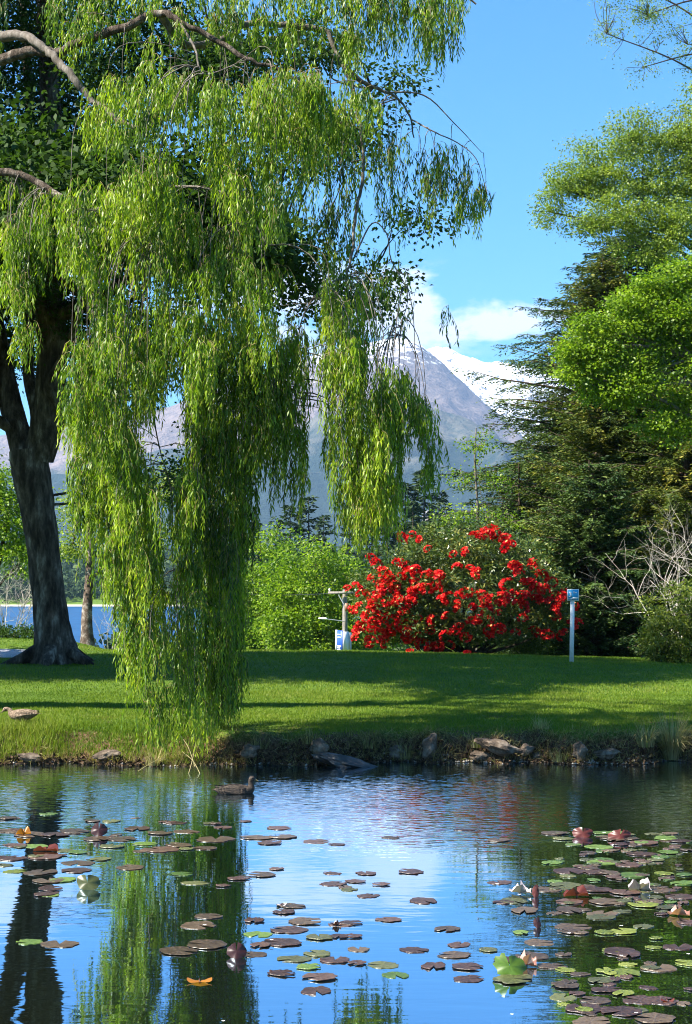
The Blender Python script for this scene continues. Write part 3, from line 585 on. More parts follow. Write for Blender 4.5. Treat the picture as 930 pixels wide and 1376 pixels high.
conifer('cypress', 'dense green brown cypress behind the bare shrub at the right edge', G(925, 31), 8.2,
        lambda t: 3.2 * (1 - t) ** .5 + .2, 45, 300, leaf_cypress, .22, arms=(.1, .5), spacing=.11, nl=(.13, .046), lift=.12, tw=.45, zmin=.0)
conifer('spruce', 'slim young blue green spruce with a pointed top between the flowering bush and the cedar', G(683, 38), 7.6,
        lambda t: 1.7 * (1 - t) + .08, 46, 120, leaf_conifer, .12, arms=(-.1, .25), spacing=.10, nl=(.11, .03), tw=.3)
conifer('spruce', 'dark conifer filling the gap low behind the flowering bush', G(715, 36), 7.0,
        lambda t: 2.4 * (1 - t) ** .7 + .15, 47, 130, leaf_cypress, .15, arms=(0, .4), spacing=.11, nl=(.13, .046), tw=.4)
conifer('cedar', 'dark conifer far back filling the gap at the right edge behind the birch and maple', G(960, 44), 15.5,
        lambda t: 5.8 * (1 - t) ** .45 + .2, 48, 330, leaf_conifer, .34, arms=(.0, .3), spacing=.16, nl=(.2, .06), lift=.08, tw=.6)
conifer('cedar', 'dark conifer far back between the pointed spruce and the tall cedar', G(790, 43), 11.0,
        lambda t: 3.9 * (1 - t) ** .6 + .2, 49, 240, leaf_conifer, .28, arms=(.0, .3), spacing=.16, nl=(.2, .06), lift=.08, tw=.6)
# birch: airy pale green crown over the conifers, fine twigs at the very top of the picture
bb = G(1010, 31)
deciduous('birch_tree', 'airy pale green tree with fine twigs arching in over the conifers at the top right', 'tree', bb,
          [bb, P3(1010, 700, 31), P3(1005, 500, 31), P3(1000, 330, 31), P3(985, 210, 31)], .22, .08,
          [B(800, 225, 31, 1.09, 0.88, 0.86), B(860, 190, 31, 1.26, 0.99, 0.80), B(930, 200, 31, 1.15, 1.10, 1.03), B(760, 255, 31, 0.75, 0.66, 0.63), B(740, 285, 31, 0.57, 0.55, 0.46), B(830, 290, 30.5, 1.15, 0.88, 0.57), B(900, 300, 30.5, 1.03, 0.88, 0.69), B(1000, 150, 31, 1.84, 1.54, 1.61), B(960, 240, 31, 1.38, 1.10, 1.15), B(880, 340, 30.5, 1.03, 0.88, 0.40), B(905, 260, 31, 1.15, 0.99, 0.92), B(840, 250, 31, 1.15, 0.99, 0.69), B(790, 300, 31, 0.80, 0.66, 0.40)],
          1900, 46, .07, .046, leaf_birch, bark_brown, 51, 330, clump_r=(.14, .34), droop=.4, shell=.15, tw_r=.018)
bt = P3(940, -80, 31.5); bb2 = G(1060, 31.5)
deciduous('birch_tree', 'nearly bare fine twigged birch top against the sky in the upper right corner', 'tree', bb2,
          [bb2, P3(1060, 500, 31.5), P3(1050, 250, 31.5), P3(1020, 100, 31.5), P3(990, 0, 31.5)], .2, .05,
          [B(870, 20, 31.5, 1.26, 0.88, 0.92), B(925, 60, 31.5, 0.92, 0.77, 1.03), B(815, 45, 31.5, 0.57, 0.55, 0.57), B(865, 90, 31.5, 0.46, 0.44, 0.40), B(830, -30, 31.5, 1.38, 1.10, 0.80), B(960, -60, 31.5, 1.84, 1.10, 1.15)],
          330, 26, .06, .036, leaf_birch, bark_brown, 52, 230, clump_r=(.12, .30), droop=.4, shell=.1, tw_r=.016)
mb = G(1040, 28)
deciduous('maple_tree', 'fresh lime green leaved tree spreading in from the right in front of the conifers', 'tree', mb,
          [mb, P3(1035, 750, 28), P3(1020, 640, 28), P3(1000, 560, 28), P3(980, 480, 28)], .2, .08,
          [B(880, 385, 28, .6, .6, .35), B(935, 365, 28, .8, .9, .5), B(800, 440, 28, .7, .6, .4), B(820, 530, 28, .8, .6, .4), B(900, 575, 28, .9, .7, .35), B(880, 430, 28, 1.09, 0.92, 0.86), B(800, 480, 28, 0.86, 0.69, 0.57), B(860, 510, 28, 1.09, 0.80, 0.69), B(930, 440, 28, 1.03, 0.92, 1.15), B(920, 545, 28.2, 0.80, 0.69, 0.34), B(770, 500, 28, 0.46, 0.46, 0.34), B(840, 410, 28, 0.57, 0.57, 0.40), B(905, 385, 28, 0.80, 0.69, 0.57), B(770, 470, 28, 0.46, 0.46, 0.40), B(1000, 480, 28, 1.26, 1.15, 1.49)],
          800, 66, .085, .064, leaf_lime, bark_grey, 53, 90, clump_r=(.2, .42), droop=.25, shell=.05, flat=.45)
sb = G(640, 31)
deciduous('sapling', 'thin young tree with sparse yellow green leaves rising behind the red flowering bush', 'tree', sb,
          [sb, P3(640, 760, 31), P3(642, 690, 31), P3(638, 620, 31), P3(640, 575, 31)], .05, .015,
          [B(640, 600, 31, .5, .4, .5), B(620, 640, 31, .5, .4, .35), B(670, 650, 31, .5, .4, .5), B(650, 690, 31, .7, .5, .45), B(690, 700, 31, .5, .4, .4), B(605, 690, 31, .4, .4, .3)],
          70, 20, .085, .06, leaf_lime, bark_grey, 54, 80, clump_r=(.16, .34), shell=.1, tw_r=.014)
g2b = G(655, 40)
deciduous('garden_tree', 'olive green leafy tree filling the gap behind the top of the flowering bush', 'tree', g2b, [g2b, P3(655, 800, 40), P3(655, 720, 40)], .12, .06,
          [B(610, 715, 40, .9, 1, .5), B(665, 720, 40, 1.2, 1, .6), B(705, 690, 40, .9, .8, .7), B(585, 730, 40, .8, .8, .5), B(700, 740, 40, 1.2, 1, 1.0)], 330, 44, .11, .075, leaf_rhodo, bark_brown, 57, 80, clump_r=(.2, .42), shell=.3)
# reaching conifer branches left of the cedar
cb = G(700, 33)
conifer('cedar', 'leaning thin cedar whose drooping branch tips stick out left above the flowering bush', cb, 6.3, lambda t: 2.3 * (1 - t) ** .5 + .1, 55, 46, leaf_conifer, .1,
        arms=(.2, .7), spacing=.12, nl=(.12, .034), sector=(2.2, 4.2), lift=-.1, tw=.4)
# bare shrub
def bare_shrub(name, label, cat, base, H, Wd, seed, mat, n=16, depth=3, group=None, r0=.022):
    root = thing(name, base, label, cat, group); ac = Acc(); r = rng(seed)
    def grow(p, d, L, rad, lv):
        m = 6; pts = [p]; 
        for i in range(m - 1): d = unit(d + r.normal(size=3) * .16 + np.array((0, 0, .05))); pts.append(pts[-1] + d * L / (m - 1))
        pts = np.array(pts); ac.add(*tube(pts, np.linspace(rad, rad * .45, m), 5 if lv == 0 else 4), r.random())
        if lv < depth:
            for k in range(3 if lv else 4):
                j = r.integers(2, m); dd = unit(d * .7 + sph(r, 1)[0] * .75 + np.array((0, 0, .12))); grow(pts[j], dd, L * r.uniform(.45, .7), rad * .5, lv + 1)
    for i in range(n):
        a = r.uniform(0, 6.28); s = r.random() ** .5
        grow(np.array(base) + np.array((math.cos(a), math.sin(a), 0)) * .12, unit(np.array((math.cos(a) * s * Wd / H, math.sin(a) * s * Wd / H * .6, 1.0))), H * r.uniform(.45, .7), r0, 0)
    ac.part('stems', mat, root, smooth=True, stuff=True); return root
bare_shrub('bare_shrub', 'leafless grey branched shrub in front of the dark conifers at the right edge', 'shrub', G(915, 27.5), 3.8, 1.7, 61, bark_pale, 9, 3, r0=.02)
# rounded yellow green bush
gb = G(925, 24.5)
deciduous('rounded_shrub', 'rounded yellow green leafy shrub at the right edge of the lawn', 'shrub', gb, [gb, (gb[0], gb[1], gb[2] + .5), (gb[0] + .05, gb[1], gb[2] + 1.0)], .06, .03,
          [(gb[0], gb[1], gb[2] + .85, 1.0, .9, .92), (gb[0] + .8, gb[1] + .2, gb[2] + .8, .8, .8, .8), (gb[0] - .45, gb[1] - .1, gb[2] + .55, .55, .6, .5), (gb[0] + .1, gb[1], gb[2] + .35, .95, .9, .4)], 420, 44, .075, .042, leaf_shrub, bark_brown, 62, 60, clump_r=(.12, .24), droop=.0, shell=.7)
ub = G(560 + 150, 28.2)
deciduous('low_shrub', 'low dull green undergrowth at the right foot of the flowering bush', 'shrub', ub, [ub, (ub[0], ub[1], ub[2] + .3)], .03, .02,
          [(ub[0], ub[1], ub[2] + .4, .5, .5, .5), (ub[0] - .3, ub[1], ub[2] + .25, .5, .5, .3)], 70, 40, .07, .035, leaf_shrub, bark_brown, 63, 40, clump_r=(.12, .26), shell=.3)

# ------------------------------------------------------------------ lime green trees on the lake shore below the lawn
for i, (px, py, d, sx_, h, lab) in enumerate(((425, 790, 54, 2.5, 2.6, 'lime green rounded tree below the lawn, just left of the power pole'), (350, 775, 57, 2.6, 2.9, 'lime green tree below the lawn, half hidden by the hanging willow'),
                                   (495, 850, 60, 1.7, 1.3, 'low green tree behind the power pole and the red flowers'), (650, 868, 62, 2.6, .5, 'low blue green bush on the lake shore seen under the red flowering bush'))):
    b = G(px, d); c = at(px, py, d)
    d = d * KD
    k = [(c[0], d, c[2], sx_, 2.0, h * .85), (c[0] - sx_ * .5, d, c[2] - h * .5, sx_ * .8, 1.8, h * .7), (c[0] + sx_ * .6, d, c[2] - h * .6, sx_ * .7, 1.8, h * .7), (c[0] + .2, d - .6, c[2] - h * .9, sx_ * .9, 1.6, h * .6)]
    if i < 2: k += [(c[0] + sx_ * .3, d, c[2] - h * 1.4, sx_ * 1.0, 1.6, h * .5)]
    deciduous('lakeshore_tree', lab, 'tree', b, [b, (b[0], d, (b[2] + c[2]) / 2), (c[0], d, c[2])], .2, .06, k, (520, 560, 160, 160)[i], 60, .16, .10, leaf_lime if i < 3 else leaf_birch, bark_brown, 70 + i, 70, clump_r=(.3, .6), shell=.5, droop=.15)
# ------------------------------------------------------------------ far trees
def far_pine_mesh(seed, H=14):
    (V, F, A), br = conifer_arrays((0, 0, 0), H, lambda t: .24 * H * (1 - t) ** .8 + .1, seed, 90, spacing=.42, nl=(.55, .20), arms=(-.1, .3), tw=.9)
    return mesh_np('foliage', V, F, leaf_far, A), mesh_np('trunk', *tube(np.array([(0, 0, 0), (0, 0, H * .95)]), [.25, .03], 6), bark_brown)
pm = [far_pine_mesh(s) for s in (5, 6, 7)]
pine_pos = [(545, 640, 150, 1), (570, 625, 160, 1), (590, 650, 150, .8), (520, 665, 145, .8), (555, 668, 130, .8), (600, 672, 140, .7), (390, 672, 150, .9), (415, 662, 155, .9), (372, 690, 145, .8), (435, 685, 140, .8), (340, 690, 150, .9), (615, 690, 150, .7), (470, 690, 150, .8), (500, 680, 150, .9)]
for i, (px, py, d, s) in enumerate(pine_pos):
    top = at(px, py, d); gz_ = LAKE_Z - .5; H = top[2] - gz_
    o = thing('far_pine', (top[0], top[1], gz_), None, 'pine tree', 'dark pines across the water'); me, mt = pm[i % 3]
    rk = sorted(q[0] for q in pine_pos).index(px); o['label'] = 'dark pine across the water, %s from the left' % ('leftmost', 'second', 'third', 'fourth', 'fifth', 'sixth', 'seventh', 'eighth', 'ninth', 'tenth', 'eleventh', 'twelfth', 'thirteenth', 'fourteenth')[rk] if rk else 'dark pine across the water, leftmost of the row'
    f = link('foliage', me, o); f.scale = (H / 14 * s * 1.15, H / 14 * s * 1.15, H / 14); f['kind'] = 'stuff'; f.rotation_euler.z = i
    g_ = link('trunk', mt, o); g_.scale = (H / 14,) * 3
# the ground the pines stand on: a low wooded spit
X2, Y2 = np.meshgrid(np.linspace(-60, 120, 60), np.linspace(118, 200, 30), indexing='ij')
Z2 = LAKE_Z - 1 + 3.2 * np.exp(-((Y2 - 155) / 26) ** 2) * sstep(-32, -8, X2) + .6 * fbm(X2 / 8, Y2 / 8, 3, 4)
I = (np.arange(59)[:, None] * 30 + np.arange(29)[None]).reshape(-1)
m_spit = noise_mat('rough_grass', [(.03, .05, .015), (.06, .09, .025), (.10, .13, .04)], .4, .9, .4, bdist=.3)
tag(part('lake_spit', np.stack((X2, Y2 * KD, Z2), -1).reshape(-1, 3), np.stack((I, I + 30, I + 31, I + 1), 1), m_spit, smooth=True), 'low wooded spit of land in the lake', kind='structure')
def wood(name, label, n, xr, yr, seed, size, hs, mat=leaf_far, per=26, gfun=None):
    r = rng(seed); x = r.uniform(*xr, n); y = r.uniform(*yr, n) * KD
    z = gfun(x, y); s = size * r.uniform(.6, 1.3, n); h = hs * r.uniform(.6, 1.3, n)
    ci = np.repeat(np.arange(n), per); u = sph(r, n * per); u[:, 2] = abs(u[:, 2]) * 1.0
    P = np.stack((x[ci] + u[:, 0] * s[ci], y[ci] + u[:, 1] * s[ci], z[ci] + (.1 + .95 * u[:, 2]) * h[ci]), 1)
    tone = r.normal(size=n) * .22
    V, F, A = leaves(P, sph(r, len(P)) + (0, 0, -.3), u + .5 * sph(r, len(P)), size * .55, size * .42, np.clip(.42 + tone[ci] + r.normal(size=len(P)) * .12, 0, 1))
    tag(part(name, V, F, mat, attr=A), label, kind='stuff')
wood('shore_wood', 'grey green woodland on the far lake shore', 2600, (-330, 330), (506, 640), 81, 4.2, 7.5, gfun=ground)
wood('hill_wood', 'hazy woodland on the hillside above the far shore', 3000, (-520, 560), (640, 1150), 82, 8, 10, gfun=lambda x, y: ground(x, y))
wood('spit_scrub', 'scrub and bushes between the pines on the spit', 420, (-30, 60), (135, 150), 83, 1.6, 2.4, gfun=lambda x, y: 0 * x + LAKE_Z - .2, mat=leaf_far)
# back left foliage
for i, (px, py, d, rx, rz, lab, mat) in enumerate(((10, 700, 36, 1.6, 1.6, 'leafy yellow green tree behind the dark trunk at the left edge', leaf_lime), (-70, 640, 38, 1.8, 2, 'green tree mostly beyond the left edge of the picture', leaf_shrub))):
    b = G(px - 30, d); c = at(px, py, d); d = d * KD
    deciduous('garden_tree', lab, 'tree', b, [b, (b[0], d, b[2] + 1.5), (c[0], d, c[2])], .16, .06, [(c[0], d, c[2], rx, 1.3, rz), (c[0] + rx * .5, d, c[2] - rz * .7, rx * .6, 1, rz * .5), (c[0] - rx * .6, d, c[2] + rz * .5, rx * .8, 1, rz * .7)], 300, 40, .11, .075, mat, bark_brown, 90 + i, 70, clump_r=(.2, .45), shell=.3)
sb = G(118, 30)
deciduous('slender_tree', 'small spotted trunk tree with light leaves between the dark trunk and the willow', 'tree', sb, [sb, P3(117, 830, 30), P3(120, 780, 30), P3(122, 720, 30), P3(124, 650, 30)], .16, .08,
          [B(120, 690, 30, .95, .8, .8), B(170, 660, 30, .9, .8, .8), B(95, 740, 30, .6, .6, .4), B(200, 720, 30, .8, .7, .6), B(150, 610, 30, .8, .7, .6), B(160, 760, 30, .7, .6, .4), B(230, 650, 30, .8, .7, .7)], 330, 34, .085, .055, leaf_birch, noise_mat('spotted_bark', [(.03, .02, .014), (.10, .07, .05), (.32, .28, .24)], 6, .9, .6, (1, 1, 1)), 92, 130, clump_r=(.16, .36), shell=.1, tw_r=.02)
bare_shrub('bare_shrub', 'pale leafless twiggy shrub by the lake at the far left behind the dark trunk', 'shrub', G(12, 29), 2.1, 1.5, 93, bark_pale, 12, 3, r0=.014)
bare_shrub('bare_shrub', 'small pale bare twigs between the slender tree and the willow curtain', 'shrub', G(150, 28), 1.1, .7, 94, bark_pale, 5, 2, r0=.010)
# low hedge and path at left
def hedge(name, label, px0, px1, d, z0, h, seed):
    a = at(px0, 870, d); b = at(px1, 870, d); c = (a + b) / 2; d = d * KD; root = thing(name, (c[0], d, gz(c[0], d)), label, 'hedge')
    blobs = [(a[0] + (b[0] - a[0]) * k, d, gz(a[0] + (b[0] - a[0]) * k, d) + h * .5, (b[0] - a[0]) / 5, .45, h * .55) for k in np.linspace(0, 1, 5)]
    V, F, A, C = crown_arrays(blobs, 170, 30, .06, .04, seed, (.1, .2), shell=.6); part('leaves', V, F, leaf_dark, root, attr=A, stuff=True)
    ac = Acc(); twigs(ac, [(p[0], p[1], p[2] - h * .5) for p in blobs], C, rng(3), 50, .015); ac.part('stems', bark_brown, root, stuff=True)
hedge('low_hedge', 'low dark hedge left of the dark trunk in front of the lake', -60, 44, 27.5, 0, .34, 95)
X3, Y3 = np.meshgrid(np.linspace(-14, -6.45, 40), np.linspace(-.5, .5, 6), indexing='ij'); Yp = 23.6 + Y3 + .05 * np.sin(X3)
I = (np.arange(39)[:, None] * 6 + np.arange(5)[None]).reshape(-1)
tag(part('path', np.stack((X3, Yp * KD, ground(X3, Yp * KD) + .02), -1).reshape(-1, 3), np.stack((I, I + 6, I + 7, I + 1), 1), noise_mat('path_gravel', [(.20, .19, .20), (.34, .33, .35), (.45, .44, .46)], 20, .9, .4)), 'pale gravel path at the far left', kind='structure')

# ------------------------------------------------------------------ the red rhododendron
rc = at(622, 800, 27.6); rb = (rc[0], rc[1], gz(rc[0], rc[1]))
rh = thing('rhododendron', rb, 'large dome shaped bush covered with scarlet flower clusters on the crest of the lawn', 'flowering bush')
def Bz(px, py, d, rx, ry, rz): return (*at(px, py, d), rx, ry, rz)
rbl = [Bz(622, 795, 27.6, 2.2, 1.9, 1.55), Bz(545, 805, 27.3, 1.15, 1.2, 1.1), Bz(515, 815, 27.2, .75, .9, .85), Bz(700, 800, 27.4, 1.1, 1.1, 1.0), Bz(655, 750, 27.7, 1.0, 1, .75), Bz(580, 755, 27.7, 1.0, 1, .75), Bz(740, 815, 27.2, .6, .7, .55), Bz(600, 850, 27.2, 1.1, 1, .45)]
V, F, A, C = crown_arrays(rbl, 1150, 40, .115, .042, 101, (.14, .28), droop=-.1, shell=.62)
k = ~((V[:, 2].reshape(-1, 4).min(1) < rb[2] + .22))
keep = np.repeat(k, 4); V = V[keep]; A = A[keep]; F = np.arange(len(V)).reshape(-1, 4)
part('foliage', V, F, leaf_rhodo, rh, attr=A, stuff=True)
ac = Acc(); r = rng(102)
for i in range(16):
    a = r.uniform(0, 6.28); tgt = C[r.integers(0, len(C))]; s = np.array(rb) + (math.cos(a) * .25, math.sin(a) * .25, -.05)
    q = catmull([s, (s + tgt) / 2 + r.normal(size=3) * .15, tgt], 6); part('stem', *tube(q, np.linspace(.06, .012, len(q)), 6), bark_brown, rh, smooth=True)
m_red, t = new_mat('scarlet_petal'); a_ = t.nodes.new('ShaderNodeAttribute'); a_.attribute_name = 'rnd'
c_ = ramp(t, a_.outputs['Fac'], [(0, (.30, .003, .010)), (.45, (.70, .008, .014)), (.75, (.85, .03, .02)), (.92, (.88, .10, .05)), (1, (.85, .35, .12))])
p = t.nodes.new('ShaderNodeBsdfPrincipled'); t.links.new(c_, p.inputs['Base Color']); p.inputs['Roughness'].default_value = .6; p.inputs['Specular IOR Level'].default_value = .2
tr = t.nodes.new('ShaderNodeBsdfTranslucent'); t.links.new(c_, tr.inputs[0]); mxs = t.nodes.new('ShaderNodeMixShader'); mxs.inputs[0].default_value = .3
t.links.new(p.outputs[0], mxs.inputs[1]); t.links.new(tr.outputs[0], mxs.inputs[2]); t.links.new(mxs.outputs[0], t.nodes.new('ShaderNodeOutputMaterial').inputs[0])
def truss(seed, R=.115):
    r = rng(seed); n = 12; F0 = sph(r, n * 3); F0 = F0[F0[:, 2] > -.35][:n]; P_, D_, N_, A_ = [], [], [], []
    for f in F0:
        c = f * R * .75; s = unit(np.cross(f, (.3, .5, .2))); b = np.cross(f, s)
        for k in range(5):
            th = k * 1.257 + r.random(); o = s * math.cos(th) + b * math.sin(th)
            P_.append(c); D_.append(o * .8 + f * .65 + r.normal(size=3) * .12); N_.append(f - o * .3); A_.append(np.clip(.5 + r.normal() * .27, 0, 1))
    V, F, A = leaves(np.array(P_), np.array(D_), np.array(N_), R * .72, R * .5, np.array(A_), fold=.1, mid=.6)
    return mesh_np('flower_cluster', V, F, m_red, A)
tm = [truss(s) for s in range(6)]
spots = [(490,800),(500,780),(515,770),(530,765),(545,762),(560,765),(575,768),(590,770),(505,800),(520,790),(535,785),(555,780),(565,790),(510,820),(490,830),(480,850),(500,845),(515,850),(530,840),(520,830),(535,800),(550,800),(475,790),(480,815),(540,825),(495,860),(570,860),(585,865),(600,868),(590,880),(575,875),(600,835),(610,850),(620,845),(625,855),(600,855),(640,825),(650,820),(660,830),(670,845),(665,825),(648,800),(675,795),(685,790),(700,795),(710,785),(700,770),(690,810),(720,790),(735,795),(745,800),(755,805),(760,800),(768,808),(776,838),(740,825),(750,820),(725,805),(650,715),(660,708),(640,720),(670,722),(685,730),(680,725),(625,748),(715,755),(690,760),(720,850),(752,857),(560,722),(545,727),(530,752),(635,880),(598,885),(655,718),(620,800),(587,790),(610,765),(635,762),(512,785),(524,778),(540,775),(553,770),(515,810),(505,835),(545,845),(525,855),(550,810),(560,800),(535,812),(500,815),(485,838),(512,862),(655,850),(560,868),(680,802),(694,800),(707,800),(730,800),(664,715),(676,732),(602,745),(642,768),(575,740),(500,758),(705,812),(718,806),(732,812),(745,812),(700,826),(676,812),(655,806),(690,845),(730,850),(612,815),(596,805),(630,835),(728,772),(742,785),(580,842),(560,835),(548,862)]
Bm = np.array(rbl); r = rng(103)
def dome_front(px, py):
    """first hit of the sight line with the bush's lobes"""
    d0 = pxdir(px, py); o = np.array((0, 0, EYE)); best = None
    for b in Bm:
        s = b[3:6] * 1.04; dd = d0 / s; oo = (o - b[:3]) / s; A = dd @ dd; Bq = 2 * dd @ oo; Cq = oo @ oo - 1; disc = Bq * Bq - 4 * A * Cq
        if disc < 0: continue
        tt = (-Bq - math.sqrt(disc)) / (2 * A); best = tt if best is None else min(best, tt)
    return o + d0 * best if best else at(px, py, 27.0)
for i, (px, py) in enumerate(spots):
    for j in range(2 if px < 600 and 755 < py < 870 else 1 + (i % 3 == 0)):
        c = dome_front(px + r.normal() * 3.5, py + r.normal() * 3.0)
        o = link('flower_cluster', tm[r.integers(0, 6)], rh); o.location = tuple(c - np.array(rb) + r.normal(size=3) * .03); s = r.uniform(.75, 1.3)
        o.scale = (s * 1.15, s, s * .85); o.rotation_euler = (r.normal() * .3 + .5, r.normal() * .3 - .3, r.uniform(0, 6.28))
for (px, py), lb in (((551, 885), 'scarlet blossom fallen on the grass below the bush, the leftmost of two'), ((628, 891), 'scarlet blossom fallen on the grass below the middle of the bush')):
    c = at(px, py, 26.0); o = link('fallen_blossom', tm[1]); o.location = (c[0], c[1], gz(c[0], c[1]) + .05); o.scale = (.7, .7, .5); tag(o, lb, 'blossom')

# ------------------------------------------------------------------ grass
m_grass = leaf_mat('grass_blade', [(.04, .085, .006), (.09, .16, .008), (.15, .21, .014), (.26, .27, .07)], .35, .55, .25, 1.3)
def blades(n, xr, yr, L, Wd, seed, dens=None, tone=.45, z0=0, lean=.55):
    r = rng(seed); y = r.uniform(*yr, n); x = r.uniform(-1, 1, n) * (np.abs(xr) if np.isscalar(xr) else 1); 
    if not np.isscalar(xr): x = r.uniform(xr[0], xr[1], n)
    else: x = r.uniform(-1, 1, n) * (y * .345)
    k = y > shore(x) + .10 + .13 * (x > -1.2) + .14 * (fbm(x * 2.5, x * 0 + 1, 3, 33) - .4)
    if dens is not None: k &= r.random(n) < dens(x, y)
    x, y = x[k], y[k] * KD; n = len(x); P = np.stack((x, y, ground(x, y) - .004), 1)
    big = (fbm(x * .9, y * .6, 4, 8) - .5) * 1.5
    D_ = np.stack((r.normal(size=n) * lean * .6, r.normal(size=n) * lean * .6, np.ones(n)), 1); az = r.uniform(0, 6.28, n)
    N_ = np.stack((np.cos(az), np.sin(az), .1 * az), 1)
    return leaves(P, D_, N_, L * r.uniform(.5, 1.4, n) * (1 + big), Wd * r.uniform(.7, 1.3, n), np.clip(tone + big * .55 + r.normal(size=n) * .16, 0, 1), fold=.1, mid=.35)
g1 = blades(190000, 0, (14.3, 18.5), .036, .007, 201)
g2 = blades(120000, 0, (18.5, 27), .038, .011, 202)
ac = Acc(); ac.add(*g1); ac.add(*g2)
# longer, brighter sedge on the low left bank
g3 = blades(26000, (-5.4, -1.7), (14.2, 15.4), .10, .009, 203, tone=.55); ac.add(*g3)
ac.part('lawn_grass', m_grass, stuff=True, label='short green grass blades of the lawn')
# dry and green fringe hanging down the cut bank
m_straw = leaf_mat('dry_grass', [(.10, .08, .03), (.24, .20, .08), (.42, .36, .18), (.20, .26, .05)], .3, .7, .2, 1.2)
def fringe(n, seed, xr):
    r = rng(seed); x = r.uniform(*xr, n); clump = fbm(x * 3.1, x * 0 + 3, 3, 12); k = r.random(n) < clump * 1.3; x = x[k]; n = len(x)
    y = (shore(x) + r.uniform(.0, .22, n)) * KD; P = np.stack((x, y, ground(x, y)), 1)
    D_ = np.stack((r.normal(size=n) * .35, -abs(r.normal(size=n)) * .55 - .2, r.normal(size=n) * .6 + .1), 1)
    return leaves(P, D_, sph(r, n), r.uniform(.06, .2, n), .007, np.clip(.35 + r.normal(size=n) * .25, 0, 1), mid=.3)
ac = Acc(); ac.add(*fringe(22000, 211, (-6, 6))); ac.part('bank_grass', m_straw, stuff=True, label='dry and green grass hanging over the cut pond bank')
ac = Acc(); r = rng(212); n = 9000; x = r.uniform(-6, 6, n); y = (shore(x) + r.uniform(-.05, .12, n)) * KD; az = r.uniform(0, 6.28, n)
ac.add(*leaves(np.stack((x, y, ground(x, y)), 1), sph(r, n) + (0, -.3, -.3), sph(r, n), r.uniform(.04, .12, n), .035, r.random(n), fold=.3))
ac.part('bank_soil_crumbs', noise_mat('root_soil', [(.015, .010, .006), (.06, .036, .02), (.15, .10, .06)], 30, .95, 0), stuff=True, label='loose soil, roots and leaf litter along the pond bank')
def tussock(name, label, x, y, n, L, seed, dry=.55, Wd=.010, sp=.12):
    r = rng(seed); z = gz(x, y); root = thing(name, (x, y, z), label, 'grass tussock'); az = r.uniform(0, 6.28, n); o = np.stack((np.cos(az), np.sin(az)), 1); rr = r.random(n) ** .5 * sp
    base = np.stack((x + o[:, 0] * rr, y + o[:, 1] * rr, np.full(n, z)), 1); ac = Acc()
    Lb = L * r.uniform(.5, 1.15, n); out = r.uniform(.15, .95, n); t_ = np.linspace(0, 1, 6)
    side = np.stack((-o[:, 1], o[:, 0]), 1)
    P = np.zeros((n, 6, 2, 3))
    for k, u in enumerate(t_):
        h = Lb * (u - .75 * out * u ** 2.4); d = Lb * out * u ** 1.5 * .75
        w = Wd * (1 - u * .85)
        c = base + np.stack((o[:, 0] * d, o[:, 1] * d, h), 1)
        P[:, k, 0] = c + np.concatenate((side * w / 2, np.zeros((n, 1))), 1); P[:, k, 1] = c - np.concatenate((side * w / 2, np.zeros((n, 1))), 1)
    P[..., 2] = np.maximum(P[..., 2], .01)
    V = P.reshape(-1, 3); b = np.arange(n)[:, None] * 12 + np.arange(5)[None] * 2; b = b.reshape(-1); F = np.stack((b, b + 1, b + 3, b + 2), 1)
    A = np.repeat(np.clip(dry + r.normal(size=n) * .22, 0, 1), 12); part('blades', V, F, m_straw, root, attr=A, stuff=True)
def onshore(px, d=.12): x = (px - CX) / F0 * 14.6; return x, (float(shore(x)) + d) * KD
x, y = onshore(905, .05); tussock('tussock_grass', 'big straw coloured tussock arching over the water at the right edge of the bank', x, y, 620, .72, 221, .5)
x, y = onshore(862, .1); tussock('tussock_grass', 'smaller straw tussock just left of the big one at the right edge', x, y, 170, .42, 222, .5)
x, y = onshore(748, .02); tussock('tussock_grass', 'small dry tuft on the bank below the blue sign', x, y, 110, .26, 223, .6)
x, y = onshore(545, .05); tussock('tussock_grass', 'dry grass tuft at the left end of the stony bank', x, y, 130, .30, 224, .45)
x, y = onshore(730, .22); tussock('tussock_grass', 'wispy tuft on the bank edge left of the small dry tuft', x, y, 60, .24, 225, .7)
x, y = onshore(215, .0); tussock('tussock_grass', 'pale tuft at the water under the willow curtain', x, y, 90, .3, 226, .6)
x, y = onshore(350, .12); tussock('tussock_grass', 'brown tuft on the shaded bank right of the willow curtain', x, y, 90, .26, 227, .4)
x, y = onshore(418, .12); tussock('tussock_grass', 'brown tuft on the shaded bank behind the swimming duck', x, y, 90, .24, 228, .35)
x, y = onshore(640, .12); tussock('tussock_grass', 'green and straw tuft hanging over the long pale stone', x, y, 80, .22, 229, .7)
x, y = onshore(495, .10); tussock('tussock_grass', 'brown tuft on the shaded bank just right of the wet boulder', x, y, 110, .28, 230, .4)

